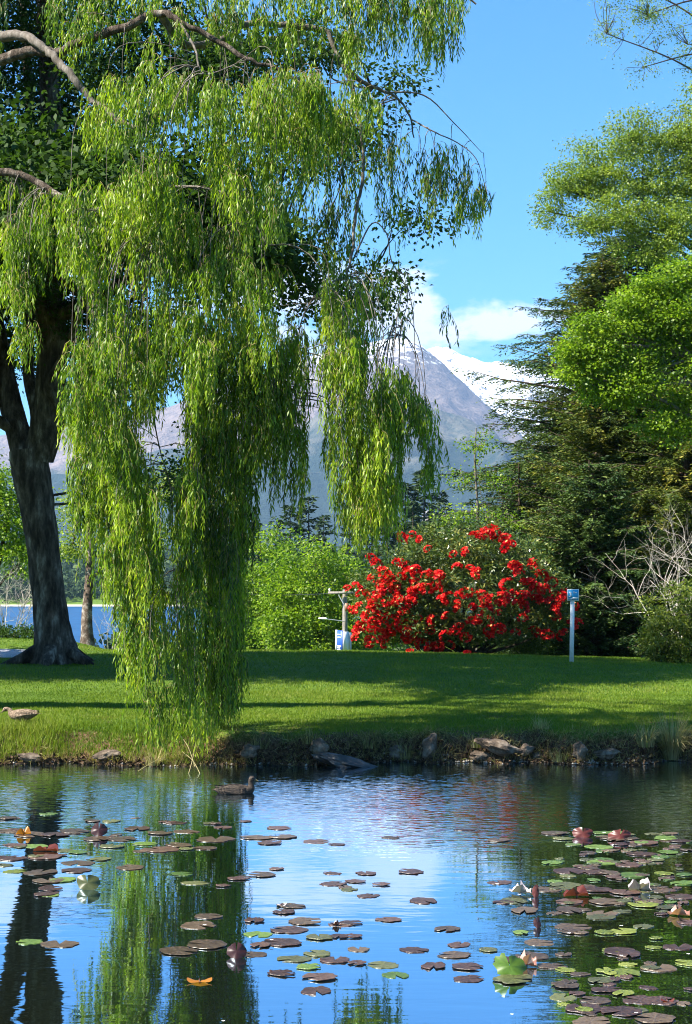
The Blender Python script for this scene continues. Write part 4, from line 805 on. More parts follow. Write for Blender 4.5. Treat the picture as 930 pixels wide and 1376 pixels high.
# ------------------------------------------------------------------ rocks
m_rock = noise_mat('bank_rock', [(.03, .022, .015), (.10, .072, .05), (.25, .20, .15)], 6, .85, .8, (1, 1, 1), 8, .25, 14, .03)
m_rock_dark = noise_mat('wet_rock', [(.012, .011, .010), (.03, .027, .024), (.06, .055, .05)], 6, .45, .6, (1, 1, 1), 8, .5, 14, .02)
def rock(label, px, py, w, h, seed, mat=m_rock, dd=.5, d=None, group=None):
    dw = d or float(shore((px - CX) / F0 * 14.4)) + .03; c = at(px, py, dw); sx_, sz_ = w / F0 * dw / 2, h / F0 * dw / 2
    bm = bmesh.new(); bmesh.ops.create_icosphere(bm, subdivisions=3, radius=1)
    for v in bm.verts:
        q = v.co * 1.3 + Vector((seed * 3.1, seed, 0)); v.co *= 1 + .45 * mnoise.noise(q) + .18 * mnoise.noise(q * 2.7)
        f = abs(v.co.x) ** 3; v.co.z *= 1 - .2 * min(1, f)
    bmesh.ops.scale(bm, vec=(sx_, max(sx_ * dd, .06), sz_), verts=bm.verts)
    bmesh.ops.rotate(bm, matrix=__import__('mathutils').Matrix.Rotation(math.sin(seed) * .3, 3, 'Y'), verts=bm.verts)
    me = bpy.data.meshes.new('rock'); bm.to_mesh(me); bm.free(); me.materials.append(mat)
    o = link('rock', me); o.location = tuple(c); tag(o, label, 'rock', group)
for i, a in enumerate([('upright grey stone on the bank, tallest in the shade edge below the lawn', 577, 1006, 20, 38), ('long pale stone on the middle of the stony bank', 668, 1003, 56, 20), ('angular stone below the left end of the long pale stone', 645, 1016, 26, 13),
          ('grey stone leaning beside the small dry tuft', 779, 1010, 20, 26), ('rounded stone right of the long pale stone', 706, 1008, 24, 14), 
          ('flat brown stone above the waterline right of the dry tuft', 815, 1013, 34, 14), ('low stone at the left end of the stony bank', 533, 1012, 22, 20), ('small pale stone at the waterline below the rounded stone', 722, 1016, 14, 9),
          ('low stone at the waterline on the far left bank', 40, 1018, 34, 12), ('brown stone on the left bank beside the willow curtain', 145, 1014, 34, 14), 
          ('shaded brown stone on the bank right of the willow curtain', 335, 1010, 26, 18), ('second shaded stone from the large wet boulder', 428, 1004, 24, 22)]):
    rock(*a, seed=i + 1)
rock('large dark wet boulder low in the water against the shaded bank', 466, 1025, 86, 18, 40, m_rock_dark, .4, 14.25)
rock('rounded dark stone left of the crest by the power pole', 425, 884, 40, 12, 41, m_rock_dark, .6, 25.5)
rock('pale flat stone at the foot of the slender tree', 133, 884, 40, 9, 42, m_rock, .6, 27.0)
ac = Acc(); r = rng(231); n = 260
for i in range(n):
    x = r.uniform(.3, 4.6) if i < 200 else r.uniform(-4.6, -.5); y = (shore(x) + r.uniform(-.03, .06)) * KD; s = r.uniform(.008, .028); q = sph(r, 6) * .0 + np.array([(1, 0, 0), (-1, 0, 0), (0, 1, 0), (0, -1, 0), (0, 0, .7), (0, 0, -.7)]) * s * r.uniform(.7, 1.3, (6, 1))
    ac.add(q + (x, y, max(.005, gz(x, y)) + s * .3), np.array([(0, 2, 4), (2, 1, 4), (1, 3, 4), (3, 0, 4), (2, 0, 5), (1, 2, 5), (3, 1, 5), (0, 3, 5)]))
ac.part('pebbles', noise_mat('pebble', [(.12, .10, .08), (.32, .28, .24), (.55, .5, .45)], 9, .8, 0), stuff=True, label='small pebbles at the waterline of the stony bank')
for i, (px0, py0, px1, py1, lb) in enumerate(((262, 1030, 240, 985, 'dry straw stalk leaning left over the water under the willow'), (252, 1045, 262, 1000, 'dry straw stalk standing upright in the water under the willow'), (270, 1042, 245, 1010, 'shorter dry straw stalk crossing the upright one'), (186, 1036, 222, 1018, 'thin bent straw stalk lying low at the left foot of the willow curtain'))):
    a = at(px0, py0, 13.7); b = at(px1, py1, 13.9); q = catmull([a, (a + b) / 2 + (.02, 0, .03), b], 4)
    V, F = tube(q, np.linspace(.006, .003, len(q)), 5); o = part('straw_stalk', V - q[0], F, m_straw, attr=np.full(len(V), .6)); o.location = tuple(q[0]); tag(o, lb, 'stalk')

# ------------------------------------------------------------------ signs and the power pole
def flat_mat(name, c, rough=.5, metal=0): return noise_mat(name, [tuple(v * .85 for v in c), c, tuple(min(1, v * 1.08) for v in c)], 14, rough, .08, spec=.4)
m_white = flat_mat('white_paint', (.74, .75, .76)); m_blue = flat_mat('sign_blue', (.03, .33, .62)); m_dblue = flat_mat('banner_blue', (.02, .08, .42)); m_wood = noise_mat('grey_timber', [(.14, .12, .10), (.26, .23, .20), (.36, .33, .29)], 4, .85, .5, (6, 6, .6))
m_brown = flat_mat('brown_box', (.22, .10, .05)); m_metal = flat_mat('grey_metal', (.45, .46, .47), .4)
d = 23.6; a = at(768, 895, d); b = at(769.5, 800, d); ds = d; d = a[1]; a[2] = gz(a[0], d) - .05
sg = thing('footpath_sign', (a[0], d, a[2] + .05), 'small square blue and white sign on a slim white post in the lawn', 'sign')
V, F = box((0, 0, 0), (.085, .06, 1.0)); V = np.array(V); hh = b[2] - a[2]; V = np.stack((V[:, 0] + a[0] + (V[:, 2] + .5) * (b[0] - a[0]), V[:, 1] + d, a[2] + (V[:, 2] + .5) * hh), 1); part('post', V, F, m_white, sg)
c = at(770, 799.5, ds - .03); part('sign_panel', *box(c, (.255, .018, .25)), m_white, sg); 
part('blue_face', *box(c + (0, -.011, .0), (.225, .006, .215)), m_blue, sg)
for dx, dz, w, h_ in ((-.055, .045, .05, .022), (-.045, .0, .022, .075), (-.065, -.03, .05, .018), (.045, -.062, .11, .03), (.02, .055, .02, .05), (.06, .05, .05, .014), (-.01, -.085, .18, .012)):
    part('sign_mark', *box(c + (dx, -.016, dz), (w, .004, h_)), m_white, sg)
dp = 50.0
pb = at(464, 878, dp); pt = at(463.5, 792, dp); py_ = dp * KD; pg = gz(pb[0], py_)
pole = thing('power_pole', (pb[0], py_, pg), 'grey timber power pole with crossarm, brown box and street lamp beyond the crest', 'power pole')
part('pole', *tube(np.array([(pb[0], py_, pg - .3), tuple(pt)]), [.16, .11], 10), m_wood, pole, smooth=True)
ca_ = at(461, 796.5, dp - .15); part('crossarm', *box(ca_, (1.35, .1, .11)), m_wood, pole)
for s, px in ((-1, 443), (1, 478)):
    q = at(px, 792.8, dp - .15); part('insulator', *tube(np.array([q - (0, 0, .06), q + (0, 0, .03), q + (0, 0, .08)]), [.03, .055, .03], 8), m_white, pole)
part('brace', *tube(np.array([at(455, 799, dp - .17), at(462, 812, dp - .17)]), [.025, .025], 5), m_metal, pole)
part('switch_box', *box(at(466, 816, dp - .2), (.16, .16, .36)), m_brown, pole)
lp = thing('street_lamp', tuple(at(462, 835, dp - .12)), 'street lamp on a short arm reaching left from the power pole', 'street lamp')
part('arm', *tube(catmull([at(463, 835, dp - .1), at(452, 833.5, dp - .2), at(440, 832, dp - .3)], 4), .022, 6), m_metal, lp, smooth=True)
bm = bmesh.new(); bmesh.ops.create_uvsphere(bm, u_segments=14, v_segments=8, radius=1)
for v in bm.verts: v.co.x *= .26 * (1 - .3 * (v.co.x > 0) * v.co.x); v.co.y *= .11; v.co.z = v.co.z * .07 if v.co.z > 0 else v.co.z * .035
me = bpy.data.meshes.new('lamp_head'); bm.to_mesh(me); bm.free(); me.materials.append(m_white); me.polygons.foreach_set('use_smooth', [True] * len(me.polygons)); o = link('lamp_head', me, lp); o.location = Vector(at(435, 831.5, dp - .3)) - lp.location; o.rotation_euler.y = .08
# angled double board at the foot of the pole
YB = 48.5 * KD; c = at(458, 863, 48.5); bd = thing('notice_board', (c[0], YB, gz(c[0], YB)), 'angled board with a blue banner face and a white face below the power pole', 'sign')
def quadbox(pA, pB, z0, z1, th, mat, name, par):
    pA, pB = np.array(pA), np.array(pB); L = np.linalg.norm(pB - pA); m_ = (pA + pB) / 2; rz = math.atan2(pB[1] - pA[1], pB[0] - pA[0]); part(name, *box((m_[0], m_[1], (z0 + z1) / 2), (L, th, z1 - z0), rz), mat, par)
zt, zb = at(458, 847, 48.5)[2], at(458, 878, 48.5)[2]
x0 = at(452.5, 860, 48.5)[0]; x1 = at(460.5, 860, 48.5)[0]; x2 = at(468, 860, 48.5)[0]
quadbox((x0, YB), (x1, YB - .6), zb, zt, .05, m_dblue, 'banner_panel', bd); quadbox((x1 + .02, YB - .6), (x2, YB - .2), zb + .05, zt - .05, .05, m_white, 'white_panel', bd)
quadbox((x0 - .03, YB), (x0 + .03, YB - .05), zb, zt + .02, .09, m_white, 'frame_edge', bd)
ux = np.array((x1 - x0, -.6)); ux = ux / np.linalg.norm(ux); nn = np.array((-abs(ux[1]), -ux[0]))
for k, (f0, f1, zf) in enumerate(((.2, .8, .80), (.25, .75, .68), (.2, .85, .30), (.25, .7, .22), (.2, .8, .14))):
    A_ = np.array((x0, YB)) + (np.array((x1, YB - .6)) - (x0, YB)) * f0 + nn * .032; B_ = np.array((x0, YB)) + (np.array((x1, YB - .6)) - (x0, YB)) * f1 + nn * .032
    z = zb + (zt - zb) * zf; quadbox(A_, B_, z, z + .05, .006, m_white, 'banner_stripe', bd)
for xx in (x0 + .05, x2 - .05): part('leg', *box((xx, (YB - .1), (gz(xx, (YB - .1)) + zb) / 2), (.06, .06, zb - gz(xx, (YB - .1)) + .02)), m_wood, bd)
quadbox((x2 + .02, YB - .2), (x2 + .12, YB + .1), zb, zt - .1, .05, m_metal, 'back_edge', bd)
# overhead wire
q0 = at(443, 797.5, dp - .15); q1 = at(250, 792, 62)
u = np.linspace(0, 1, 14)[:, None]; q = q0 + (q1 - q0) * u - np.array((0, 0, 1.0)) * (.35 * 4 * u * (1 - u)) * .5
o = part('overhead_wire', *tube(q - q0, .014, 4), flat_mat('black_cable', (.02, .02, .02))); o.location = tuple(q0); tag(o, 'thin black overhead wire running left from the power pole through the green trees', 'wire')
# tiny house on the far hill
h = at(575, 692, 330); HY = h[1]; hs_ = thing('hillside_house', (h[0], HY, h[2] - 1.2), 'tiny pale gabled house among the dark pines across the water', 'house')
part('wall', *box((h[0], HY, h[2] - 6), (3.2, 3, 12.4)), flat_mat('house_wall', (.12, .11, .095)), hs_)
V = np.array([(-1.9, -1.7, 0), (1.9, -1.7, 0), (0, -1.7, 1.2), (-1.9, 1.7, 0), (1.9, 1.7, 0), (0, 1.7, 1.2)]) + (h[0], HY, h[2] + .2)
part('roof', V, [np.array([(0, 1, 2), (3, 5, 4)]), np.array([(0, 2, 5, 3), (1, 4, 5, 2), (0, 3, 4, 1)])], flat_mat('pale_roof', (.20, .205, .22)), hs_)
for s in (-.8, .8): part('window', *box((h[0] + s, HY - 1.52, h[2] - .8), (.6, .05, .8)), flat_mat('house_window', (.05, .06, .08), .1), hs_)

# ------------------------------------------------------------------ ducks
def feather_mat(name, cols, sc=30):
    return noise_mat(name, cols, sc, .75, .35, (1, 2.2, 2.2), 4, .25, sc * 1.6, .01)
m_feather = feather_mat('mottled_feather', [(.05, .03, .018), (.16, .11, .07), (.34, .26, .18)], 34)
m_feather_dark = feather_mat('dark_feather', [(.012, .009, .007), (.035, .026, .02), (.09, .065, .045)], 30)
m_headf = feather_mat('head_feather', [(.08, .055, .035), (.15, .11, .075), (.24, .19, .13)], 40)
m_orange = flat_mat('orange_leg', (.62, .20, .05)); m_bill = flat_mat('olive_bill', (.16, .12, .05)); m_eye = flat_mat('duck_eye', (.01, .01, .01), .1)
def duck(label, loc, rz, sc, head, mat, swim, group=None):
    """one lofted body from tail tip through breast and neck to the face, facing +x"""
    root = thing('duck', loc, label, 'duck', group)
    if swim: bodyP = [(-.30, .06), (-.25, .045), (-.17, .03), (-.06, .02), (.05, .02), (.13, .035), (.18, .07)]; zz0 = .02
    else: bodyP = [(-.29, .20), (-.24, .185), (-.16, .175), (-.05, .165), (.06, .165), (.13, .175), (.175, .20)]; zz0 = 0
    P = [(x, z + zz0) for x, z in bodyP] + [(x, z + zz0) for x, z in head]
    Rx = [.012, .045, .085, .115, .110, .085, .056] + [.036, .030, .032, .042, .038, .018]; Rz = [.006, .03, .068, .098, .098, .085, .062] + [.040, .032, .033, .040, .034, .015]
    P = np.array([(x, 0, z) for x, z in P]); q = catmull(P, 4); n = len(q); ii = np.linspace(0, len(P) - 1, n)
    rx = np.interp(ii, range(len(P)), Rx); rz_ = np.interp(ii, range(len(P)), Rz); T = unit(np.gradient(q, axis=0)); k = 16; th = np.linspace(0, 6.283, k, endpoint=False)
    up = np.stack((-T[:, 2], 0 * T[:, 0], T[:, 0]), 1)
    V = q[:, None] + rx[:, None, None] * np.cos(th)[None, :, None] * np.array((0, 1, 0)) + rz_[:, None, None] * np.sin(th)[None, :, None] * up[:, None]
    V = V.reshape(-1, 3); i = np.arange(n - 1)[:, None] * k; j = np.arange(k)[None]; F = np.stack((i + j, i + (j + 1) % k, i + k + (j + 1) % k, i + k + j), -1).reshape(-1, 4)
    hp = P[-1]; hd = unit(P[-1] - P[-3])
    M = lambda A: np.stack((A[:, 0] * math.cos(rz) * sc - A[:, 1] * math.sin(rz) * sc, A[:, 0] * math.sin(rz) * sc + A[:, 1] * math.cos(rz) * sc, A[:, 2] * sc), 1) + np.array(loc)
    caps = [np.array([list(range(k))[::-1]]), np.array([list(range((n - 1) * k, n * k))])]
    part('body', M(V), [F] + caps, mat, root, smooth=True)
    # bill: flattened loft
    s = np.linspace(0, 1, 5); bq = hp + hd * (s * .058)[:, None] + np.array((0, 0, -.012)) * s[:, None]; bw = np.array((.016, .015, .014, .016, .008)); bh = np.array((.017, .012, .008, .006, .003))
    bup = np.array((-hd[2], 0, hd[0])); V = bq[:, None] + bw[:, None, None] * np.cos(th)[None, :, None] * np.array((0, 1, 0)) + bh[:, None, None] * np.sin(th)[None, :, None] * bup
    i = np.arange(4)[:, None] * k; F = np.stack((i + j, i + (j + 1) % k, i + k + (j + 1) % k, i + k + j), -1).reshape(-1, 4); part('bill', M(V.reshape(-1, 3)), [F, np.array([list(range(4 * k, 5 * k))])], m_bill, root, smooth=True)
    bm = bmesh.new(); bmesh.ops.create_uvsphere(bm, u_segments=8, v_segments=6, radius=.006); sv = np.array([v.co[:] for v in bm.verts]); bm.verts.index_update(); sf = [np.array([[v.index for v in f.verts] for f in bm.faces if len(f.verts) == m_]) for m_ in (3, 4)]; bm.free()
    for sgn in (-1, 1): part('eye', M(sv + P[-3] + np.array((.008, sgn * .038, .012))), sf, m_eye, root)
    # folded wings with overlapping feather rows, and the tail
    for sgn in (-1, 1):
        s = np.linspace(0, 1, 12); wq = np.stack((.10 - .36 * s, sgn * (.098 + .02 * np.sin(s * 3.1)) * (1 - .55 * s ** 2), (bodyP[3][1] + zz0) + .035 + .025 * s), 1); wr = .062 * np.sin(np.clip(.25 + s * .85, 0, 1) * math.pi) ** .7 + .004
        thk = .016; V = wq[:, None] + wr[:, None, None] * np.sin(th)[None, :, None] * np.array((0, -sgn * .45, .9)) + thk * np.cos(th)[None, :, None] * np.array((0, sgn * .9, .45)) * np.sin(np.clip(.1 + s, 0, 1) * 2.8)[:, None, None]
        i = np.arange(11)[:, None] * k; F = np.stack((i + j, i + (j + 1) % k, i + k + (j + 1) % k, i + k + j), -1).reshape(-1, 4)
        wg = part('wing', M(V.reshape(-1, 3)), F, mat, root, smooth=True)
        fa = Acc(); r = rng(7)
        for u in np.linspace(.05, .95, 9):
            for v_ in (-.5, 0, .5):
                c = np.array([np.interp(u, s, wq[:, a]) for a in range(3)]) + np.array((0, sgn * .018, 0)) + np.array((0, -sgn * .3, .9)) * v_ * .05
                fa.add(*leaves(c[None], np.array([(-1, 0, -.12 * sgn * 0 + .02)]), np.array([(0, sgn, .5)]), .05, .022, np.array([.5])))
        V, F, A = fa.get(); part('wing_feathers', M(V), F, mat, root, stuff=True)
    V, F, A = leaves(np.array([(-.25, y_, bodyP[1][1] + zz0) for y_ in (-.03, -.015, 0, .015, .03)]), np.array([(-1, y_ * 6, .15) for y_ in (-.03, -.015, 0, .015, .03)]), np.array([(0, 0, 1)] * 5), .085, .03, np.full(5, .5)); part('tail', M(V), F, mat, root)
    if not swim:
        for sgn, xo in ((-1, .02), (1, -.03)):
            q = np.array([(xo - .01, sgn * .045, .10), (xo, sgn * .045, .055), (xo + .012, sgn * .045, .012)]); part('leg', M(tube(q, [.014, .009, .008], 7)[0]), tube(q, [.014, .009, .008], 7)[1], m_orange, root, smooth=True)
            V = np.array([(xo - .01, sgn * .045, .0), (xo + .075, sgn * .045 - .03, .0), (xo + .085, sgn * .045, .0), (xo + .075, sgn * .045 + .03, .0)] + [(xo - .01, sgn * .045, .012), (xo + .075, sgn * .045 - .03, .006), (xo + .085, sgn * .045, .006), (xo + .075, sgn * .045 + .03, .006)])
            part('foot', M(V), np.array([(3, 2, 1, 0), (4, 5, 6, 7), (0, 1, 5, 4), (1, 2, 6, 5), (2, 3, 7, 6), (3, 0, 4, 7)]), m_orange, root)
    return root
p_ = at(29, 963, 15.2); px_ = p_[0]; dy_ = float(p_[1])
duck('brown mottled duck with orange legs standing head lowered on the grass at the far left', (px_, dy_, gz(px_, dy_) + .03), math.pi - .12, .82,
     [(.205, .245), (.230, .262), (.255, .268), (.280, .262), (.300, .250), (.318, .236)], m_feather, False)
p_ = atz(318, 1066, 0)
duck('dark brown duck swimming to the right near the shaded bank, head up', (p_[0], p_[1], -.02), .1, .85,
     [(.19, .105), (.187, .14), (.188, .165), (.198, .19), (.215, .192), (.238, .182)], m_feather_dark, True)

# ------------------------------------------------------------------ lily pads
def pad_mat(name, cols, rough=.35):
    m, t = new_mat(name); tc = t.nodes.new('ShaderNodeTexCoord'); oi = t.nodes.new('ShaderNodeObjectInfo')
    n = NN(t, 'ShaderNodeTexNoise', _Scale=3.2, _Detail=5.0, _Roughness=.65); t.links.new(tc.outputs['Object'], n.inputs['Vector'])
    # radial veins
    sx = t.nodes.new('ShaderNodeSeparateXYZ'); t.links.new(tc.outputs['Object'], sx.inputs[0]); an_ = math_node(t, 'ARCTAN2', sx.outputs[1], sx.outputs[0]); vv = math_node(t, 'ABSOLUTE', math_node(t, 'SINE', math_node(t, 'MULTIPLY', an_, 8.0)))
    vv = math_node(t, 'MULTIPLY', math_node(t, 'SUBTRACT', 1.0, math_node(t, 'POWER', vv, .25)), .35)
    f = math_node(t, 'ADD', math_node(t, 'ADD', n.outputs[0], math_node(t, 'MULTIPLY', math_node(t, 'SUBTRACT', oi.outputs['Random'], .5), .28)), vv)
    p = t.nodes.new('ShaderNodeBsdfPrincipled'); t.links.new(ramp(t, f, [(.3, cols[0]), (.5, cols[1]), (.72, cols[2])]), p.inputs['Base Color']); p.inputs['Roughness'].default_value = rough; p.inputs['Specular IOR Level'].default_value = .5
    b = NN(t, 'ShaderNodeBump', _Strength=.5, _Distance=.01); t.links.new(f, b.inputs['Height']); t.links.new(b.outputs[0], p.inputs['Normal'])
    t.links.new(p.outputs[0], t.nodes.new('ShaderNodeOutputMaterial').inputs[0]); return m
PM = {'maroon': pad_mat('maroon_pad', [(.018, .008, .006), (.048, .024, .017), (.105, .060, .042)]), 'brown': pad_mat('brown_pad', [(.026, .016, .010), (.060, .039, .024), (.115, .078, .046)]),
      'olive': pad_mat('olive_pad', [(.03, .03, .013), (.060, .062, .024), (.11, .115, .04)]), 'green': pad_mat('green_pad', [(.03, .055, .010), (.06, .105, .018), (.12, .18, .035)]), 'lime': pad_mat('yellow_pad', [(.05, .07, .01), (.11, .135, .015), (.2, .22, .04)])}
def pad_mesh(seed, mat):
    r = rng(seed); k = 34; g = r.uniform(.10, .30); th = np.linspace(g, 2 * math.pi - g, k); rad = 1 + .07 * np.sin(th * 2 + r.random() * 6) + .05 * np.sin(th * 5 + r.random() * 6) + .018 * r.normal(size=k); q0_ = r.integers(3, k - 4); rad[q0_] *= r.uniform(.72, 1); rad[q0_ + 1] *= r.uniform(.85, 1)
    ripple = .035 * np.sin(th * r.integers(3, 7) + r.random() * 6) + .015 * r.normal(size=k); lift = np.where(r.random(k) < .25, .06, 0) * r.random()
    V = [(0.02, 0, .03)]
    for f, zf in ((.5, .2), (.85, .5), (1.0, 1.0)): V += [(math.cos(a) * q * f, math.sin(a) * q * f, .03 + zf * (abs(rp) * 1.2 + lf * 2)) for a, q, rp, lf in zip(th, rad, ripple, lift)]
    V += [(x * .98, y * .98, -.06) for x, y, z in V[1 + 2 * k:1 + 3 * k]]
    tri = [(0, 1 + i, 2 + i) for i in range(k - 1)]; qd = []
    for b in (1, 1 + k, 1 + 2 * k): qd += [(b + i, b + k + i, b + k + i + 1, b + i + 1) for i in range(k - 1)]
    return mesh_np('lily_pad', V, [np.array(tri), np.array(qd)], PM[mat])
PMESH = {c: [pad_mesh(300 + 10 * i + s, c) for s in range(6)] for i, c in enumerate(PM)}
M_, B_, O_, G_, Y_ = 'maroon', 'brown', 'olive', 'green', 'lime'
pads = [(625,1115,32,M_),(525,1126,25,B_),(670,1129,40,B_),(492,1174,35,M_),(552,1172,40,M_),(478,1185,30,M_),(512,1189,25,M_),(495,1204,35,M_),(470,1196,25,O_),(569,1211,45,M_),(522,1236,40,M_),(601,1249,38,B_),(472,1241,32,M_),(475,1259,28,M_),(482,1276,35,B_),(557,1277,45,M_),(617,1270,38,M_),(610,1284,50,B_),(583,1299,42,M_),(628,1300,48,M_),(480,1295,30,M_),(515,1297,45,O_),(532,1311,42,G_),(630,1316,48,M_),(657,1277,30,O_),(682,1290,40,M_),(700,1254,26,G_),(690,1317,58,O_),(725,1267,45,B_),(715,1285,50,B_),(742,1299,40,B_),(760,1304,30,Y_),(742,1160,32,G_),(745,1120,38,B_),(810,1120,30,G_),(805,1138,42,G_),(810,1159,45,G_),(765,1171,52,M_),(803,1172,45,M_),(862,1148,42,M_),(895,1127,35,G_),(898,1146,30,G_),(845,1162,42,M_),(852,1176,45,G_),(893,1174,34,Y_),(918,1187,38,G_),(820,1126,38,B_),(866,1133,42,M_),(915,1131,30,M_),
  (672,1186,34,M_),(690,1211,44,O_),(676,1213,30,M_),(735,1196,40,B_),(760,1190,46,O_),(800,1196,50,M_),(840,1200,44,M_),(880,1196,46,B_),(915,1205,44,M_),(765,1212,42,M_),(815,1212,50,B_),(865,1216,46,Y_),(705,1224,46,B_),(765,1224,48,B_),(810,1228,50,B_),(770,1246,55,B_),(808,1233,42,O_),(838,1252,42,Y_),(765,1252,38,B_),(835,1280,52,M_),(845,1284,40,M_),(912,1273,44,M_),(885,1301,54,B_),(840,1308,50,Y_),(925,1295,40,Y_),(808,1318,42,O_),(815,1331,44,M_),(838,1336,36,Y_),(860,1344,52,M_),(888,1345,50,M_),(800,1345,48,B_),(785,1356,56,M_),(835,1360,60,M_),(880,1370,60,B_),(760,1325,42,B_),(757,1341,44,O_),(795,1373,56,B_),(925,1240,34,M_),
  (375,1113,37,M_),(345,1126,45,B_),(380,1125,40,B_),(363,1133,35,M_),(425,1131,40,M_),(453,1135,25,M_),(290,1128,56,B_),(330,1104,20,M_),(372,1168,22,M_),(322,1181,35,M_),(352,1176,40,B_),(447,1174,28,M_),(448,1188,42,M_),(464,1193,25,B_),(392,1218,42,B_),(382,1226,36,M_),(410,1239,50,B_),(342,1238,31,M_),(457,1243,35,M_),(347,1256,42,G_),(388,1250,52,M_),(378,1267,58,M_),(430,1260,45,O_),(456,1259,30,M_),(350,1271,30,M_),(340,1283,42,B_),(395,1289,46,O_),(427,1282,40,O_),(450,1291,40,M_),(415,1300,38,G_),(378,1309,42,M_),(430,1314,52,M_),(425,1332,52,M_),(262,1187,40,O_),(267,1244,52,B_),(280,1232,40,B_),(278,1270,60,B_),(240,1279,58,B_),(300,1191,22,M_),(40,1266,42,G_),(80,1269,52,B_),
  (65,1094,28,G_),(15,1117,46,B_),(40,1122,50,B_),(75,1122,46,M_),(100,1118,44,B_),(45,1137,40,G_),(85,1143,34,O_),(20,1136,36,M_),(15,1154,44,M_),(60,1152,46,M_),(48,1151,28,O_),(105,1146,30,G_),(20,1171,34,Y_),(55,1172,52,B_),(102,1170,48,M_),(85,1183,40,G_),(65,1184,44,B_),(62,1202,40,M_),(68,1195,36,M_),(5,1163,30,O_),(65,1203,32,G_),(195,1134,38,G_),(150,1104,26,O_),(165,1128,44,B_),(185,1114,40,M_),(215,1120,36,B_),(235,1106,34,M_),(250,1118,40,B_),(175,1166,44,B_),(215,1142,54,M_),(240,1136,40,B_),(150,1138,34,O_),(130,1128,38,B_),(105,1160,46,B_),(300,1112,30,M_),(275,1140,34,B_),(245,1175,30,G_),(135,1155,34,O_),(10,1100,30,B_)]
r = rng(303)
# small pads fill the two rafts
for _ in range(105):
    px, py = r.uniform(745, 928), r.uniform(1118, 1232); pads.append((px, py, r.uniform(12, 30), [M_, M_, B_, B_, O_, O_, G_][r.integers(0, 7)]))
for _ in range(16):
    px, py = r.uniform(2, 290), r.uniform(1096, 1150); pads.append((px, py, r.uniform(14, 24), [M_, B_, B_, O_][r.integers(0, 4)]))
for _ in range(26):
    px, py = r.uniform(755, 928), r.uniform(1240, 1372); pads.append((px, py, r.uniform(18, 30), [M_, B_, O_, Y_][r.integers(0, 4)]))
marks = {'the swimming duck': atz(320, 1066, 0), 'the dark standing left leaf': atz(133, 1124, 0), 'the lone dark standing leaf': atz(318, 1288, 0), 'the floating orange leaf': atz(270, 1317, 0), 'the ruffled green leaf': atz(685, 1305, 0),
         'the left white leaf': atz(700, 1203, 0), 'the right white leaf': atz(860, 1198, 0), 'the folded pinkish leaf': atz(912, 1230, 0), 'the standing red pair': atz(810, 1128, 0), 'the upright olive leaf': atz(118, 1195, 0), 'the orange edged leaf': atz(60, 1120, 0)}
ordw = ['nearest', 'second nearest', 'third nearest', 'fourth nearest', 'fifth nearest', 'sixth nearest', 'seventh nearest', 'eighth nearest', 'ninth nearest', 'tenth nearest', 'eleventh nearest', 'twelfth nearest'] + ['%dth nearest' % i for i in range(13, 60)]
rows = []
for i, (px, py, w, c) in enumerate(pads):
    p = atz(px, py, .0); rad = w / F_PX * p[1] / 2 * .93
    o = link('lily_pad', PMESH[c][int(r.integers(0, 6))]); o.location = (p[0], p[1], .0012 * (1 + i % 7)); o.rotation_euler = (r.normal() * .012, r.normal() * .012, r.uniform(0, 6.28)); o.scale = (rad, rad * r.uniform(.75, 1.05), .018 + .03 * r.random())
    nm, q = min(marks.items(), key=lambda kv: np.linalg.norm(kv[1] - p)); dx, dy = p[0] - q[0], p[1] - q[1]
    side = ('to the right of' if dx > 0 else 'to the left of') if abs(dx) > abs(dy) * .8 else ('beyond' if dy > 0 else 'in front of')
    rows.append((o, 'small' if rad < .085 else 'large' if rad > .155 else '', c, side, nm, float(np.hypot(dx, dy))))
for row in rows:
    o, sz, c, side, nm, dist = row; same = sorted(x[5] for x in rows if x[1:5] == row[1:5]); k = same.index(dist)
    d_ = (sz + ' ' + c).strip() + ' lily pad'
    lab = (f'{ordw[k]} {d_} {side} {nm}' if len(same) > 1 else f'{d_} {side} {nm}')
    tag(o, lab, 'lily pad', 'lily pads floating on the pond')

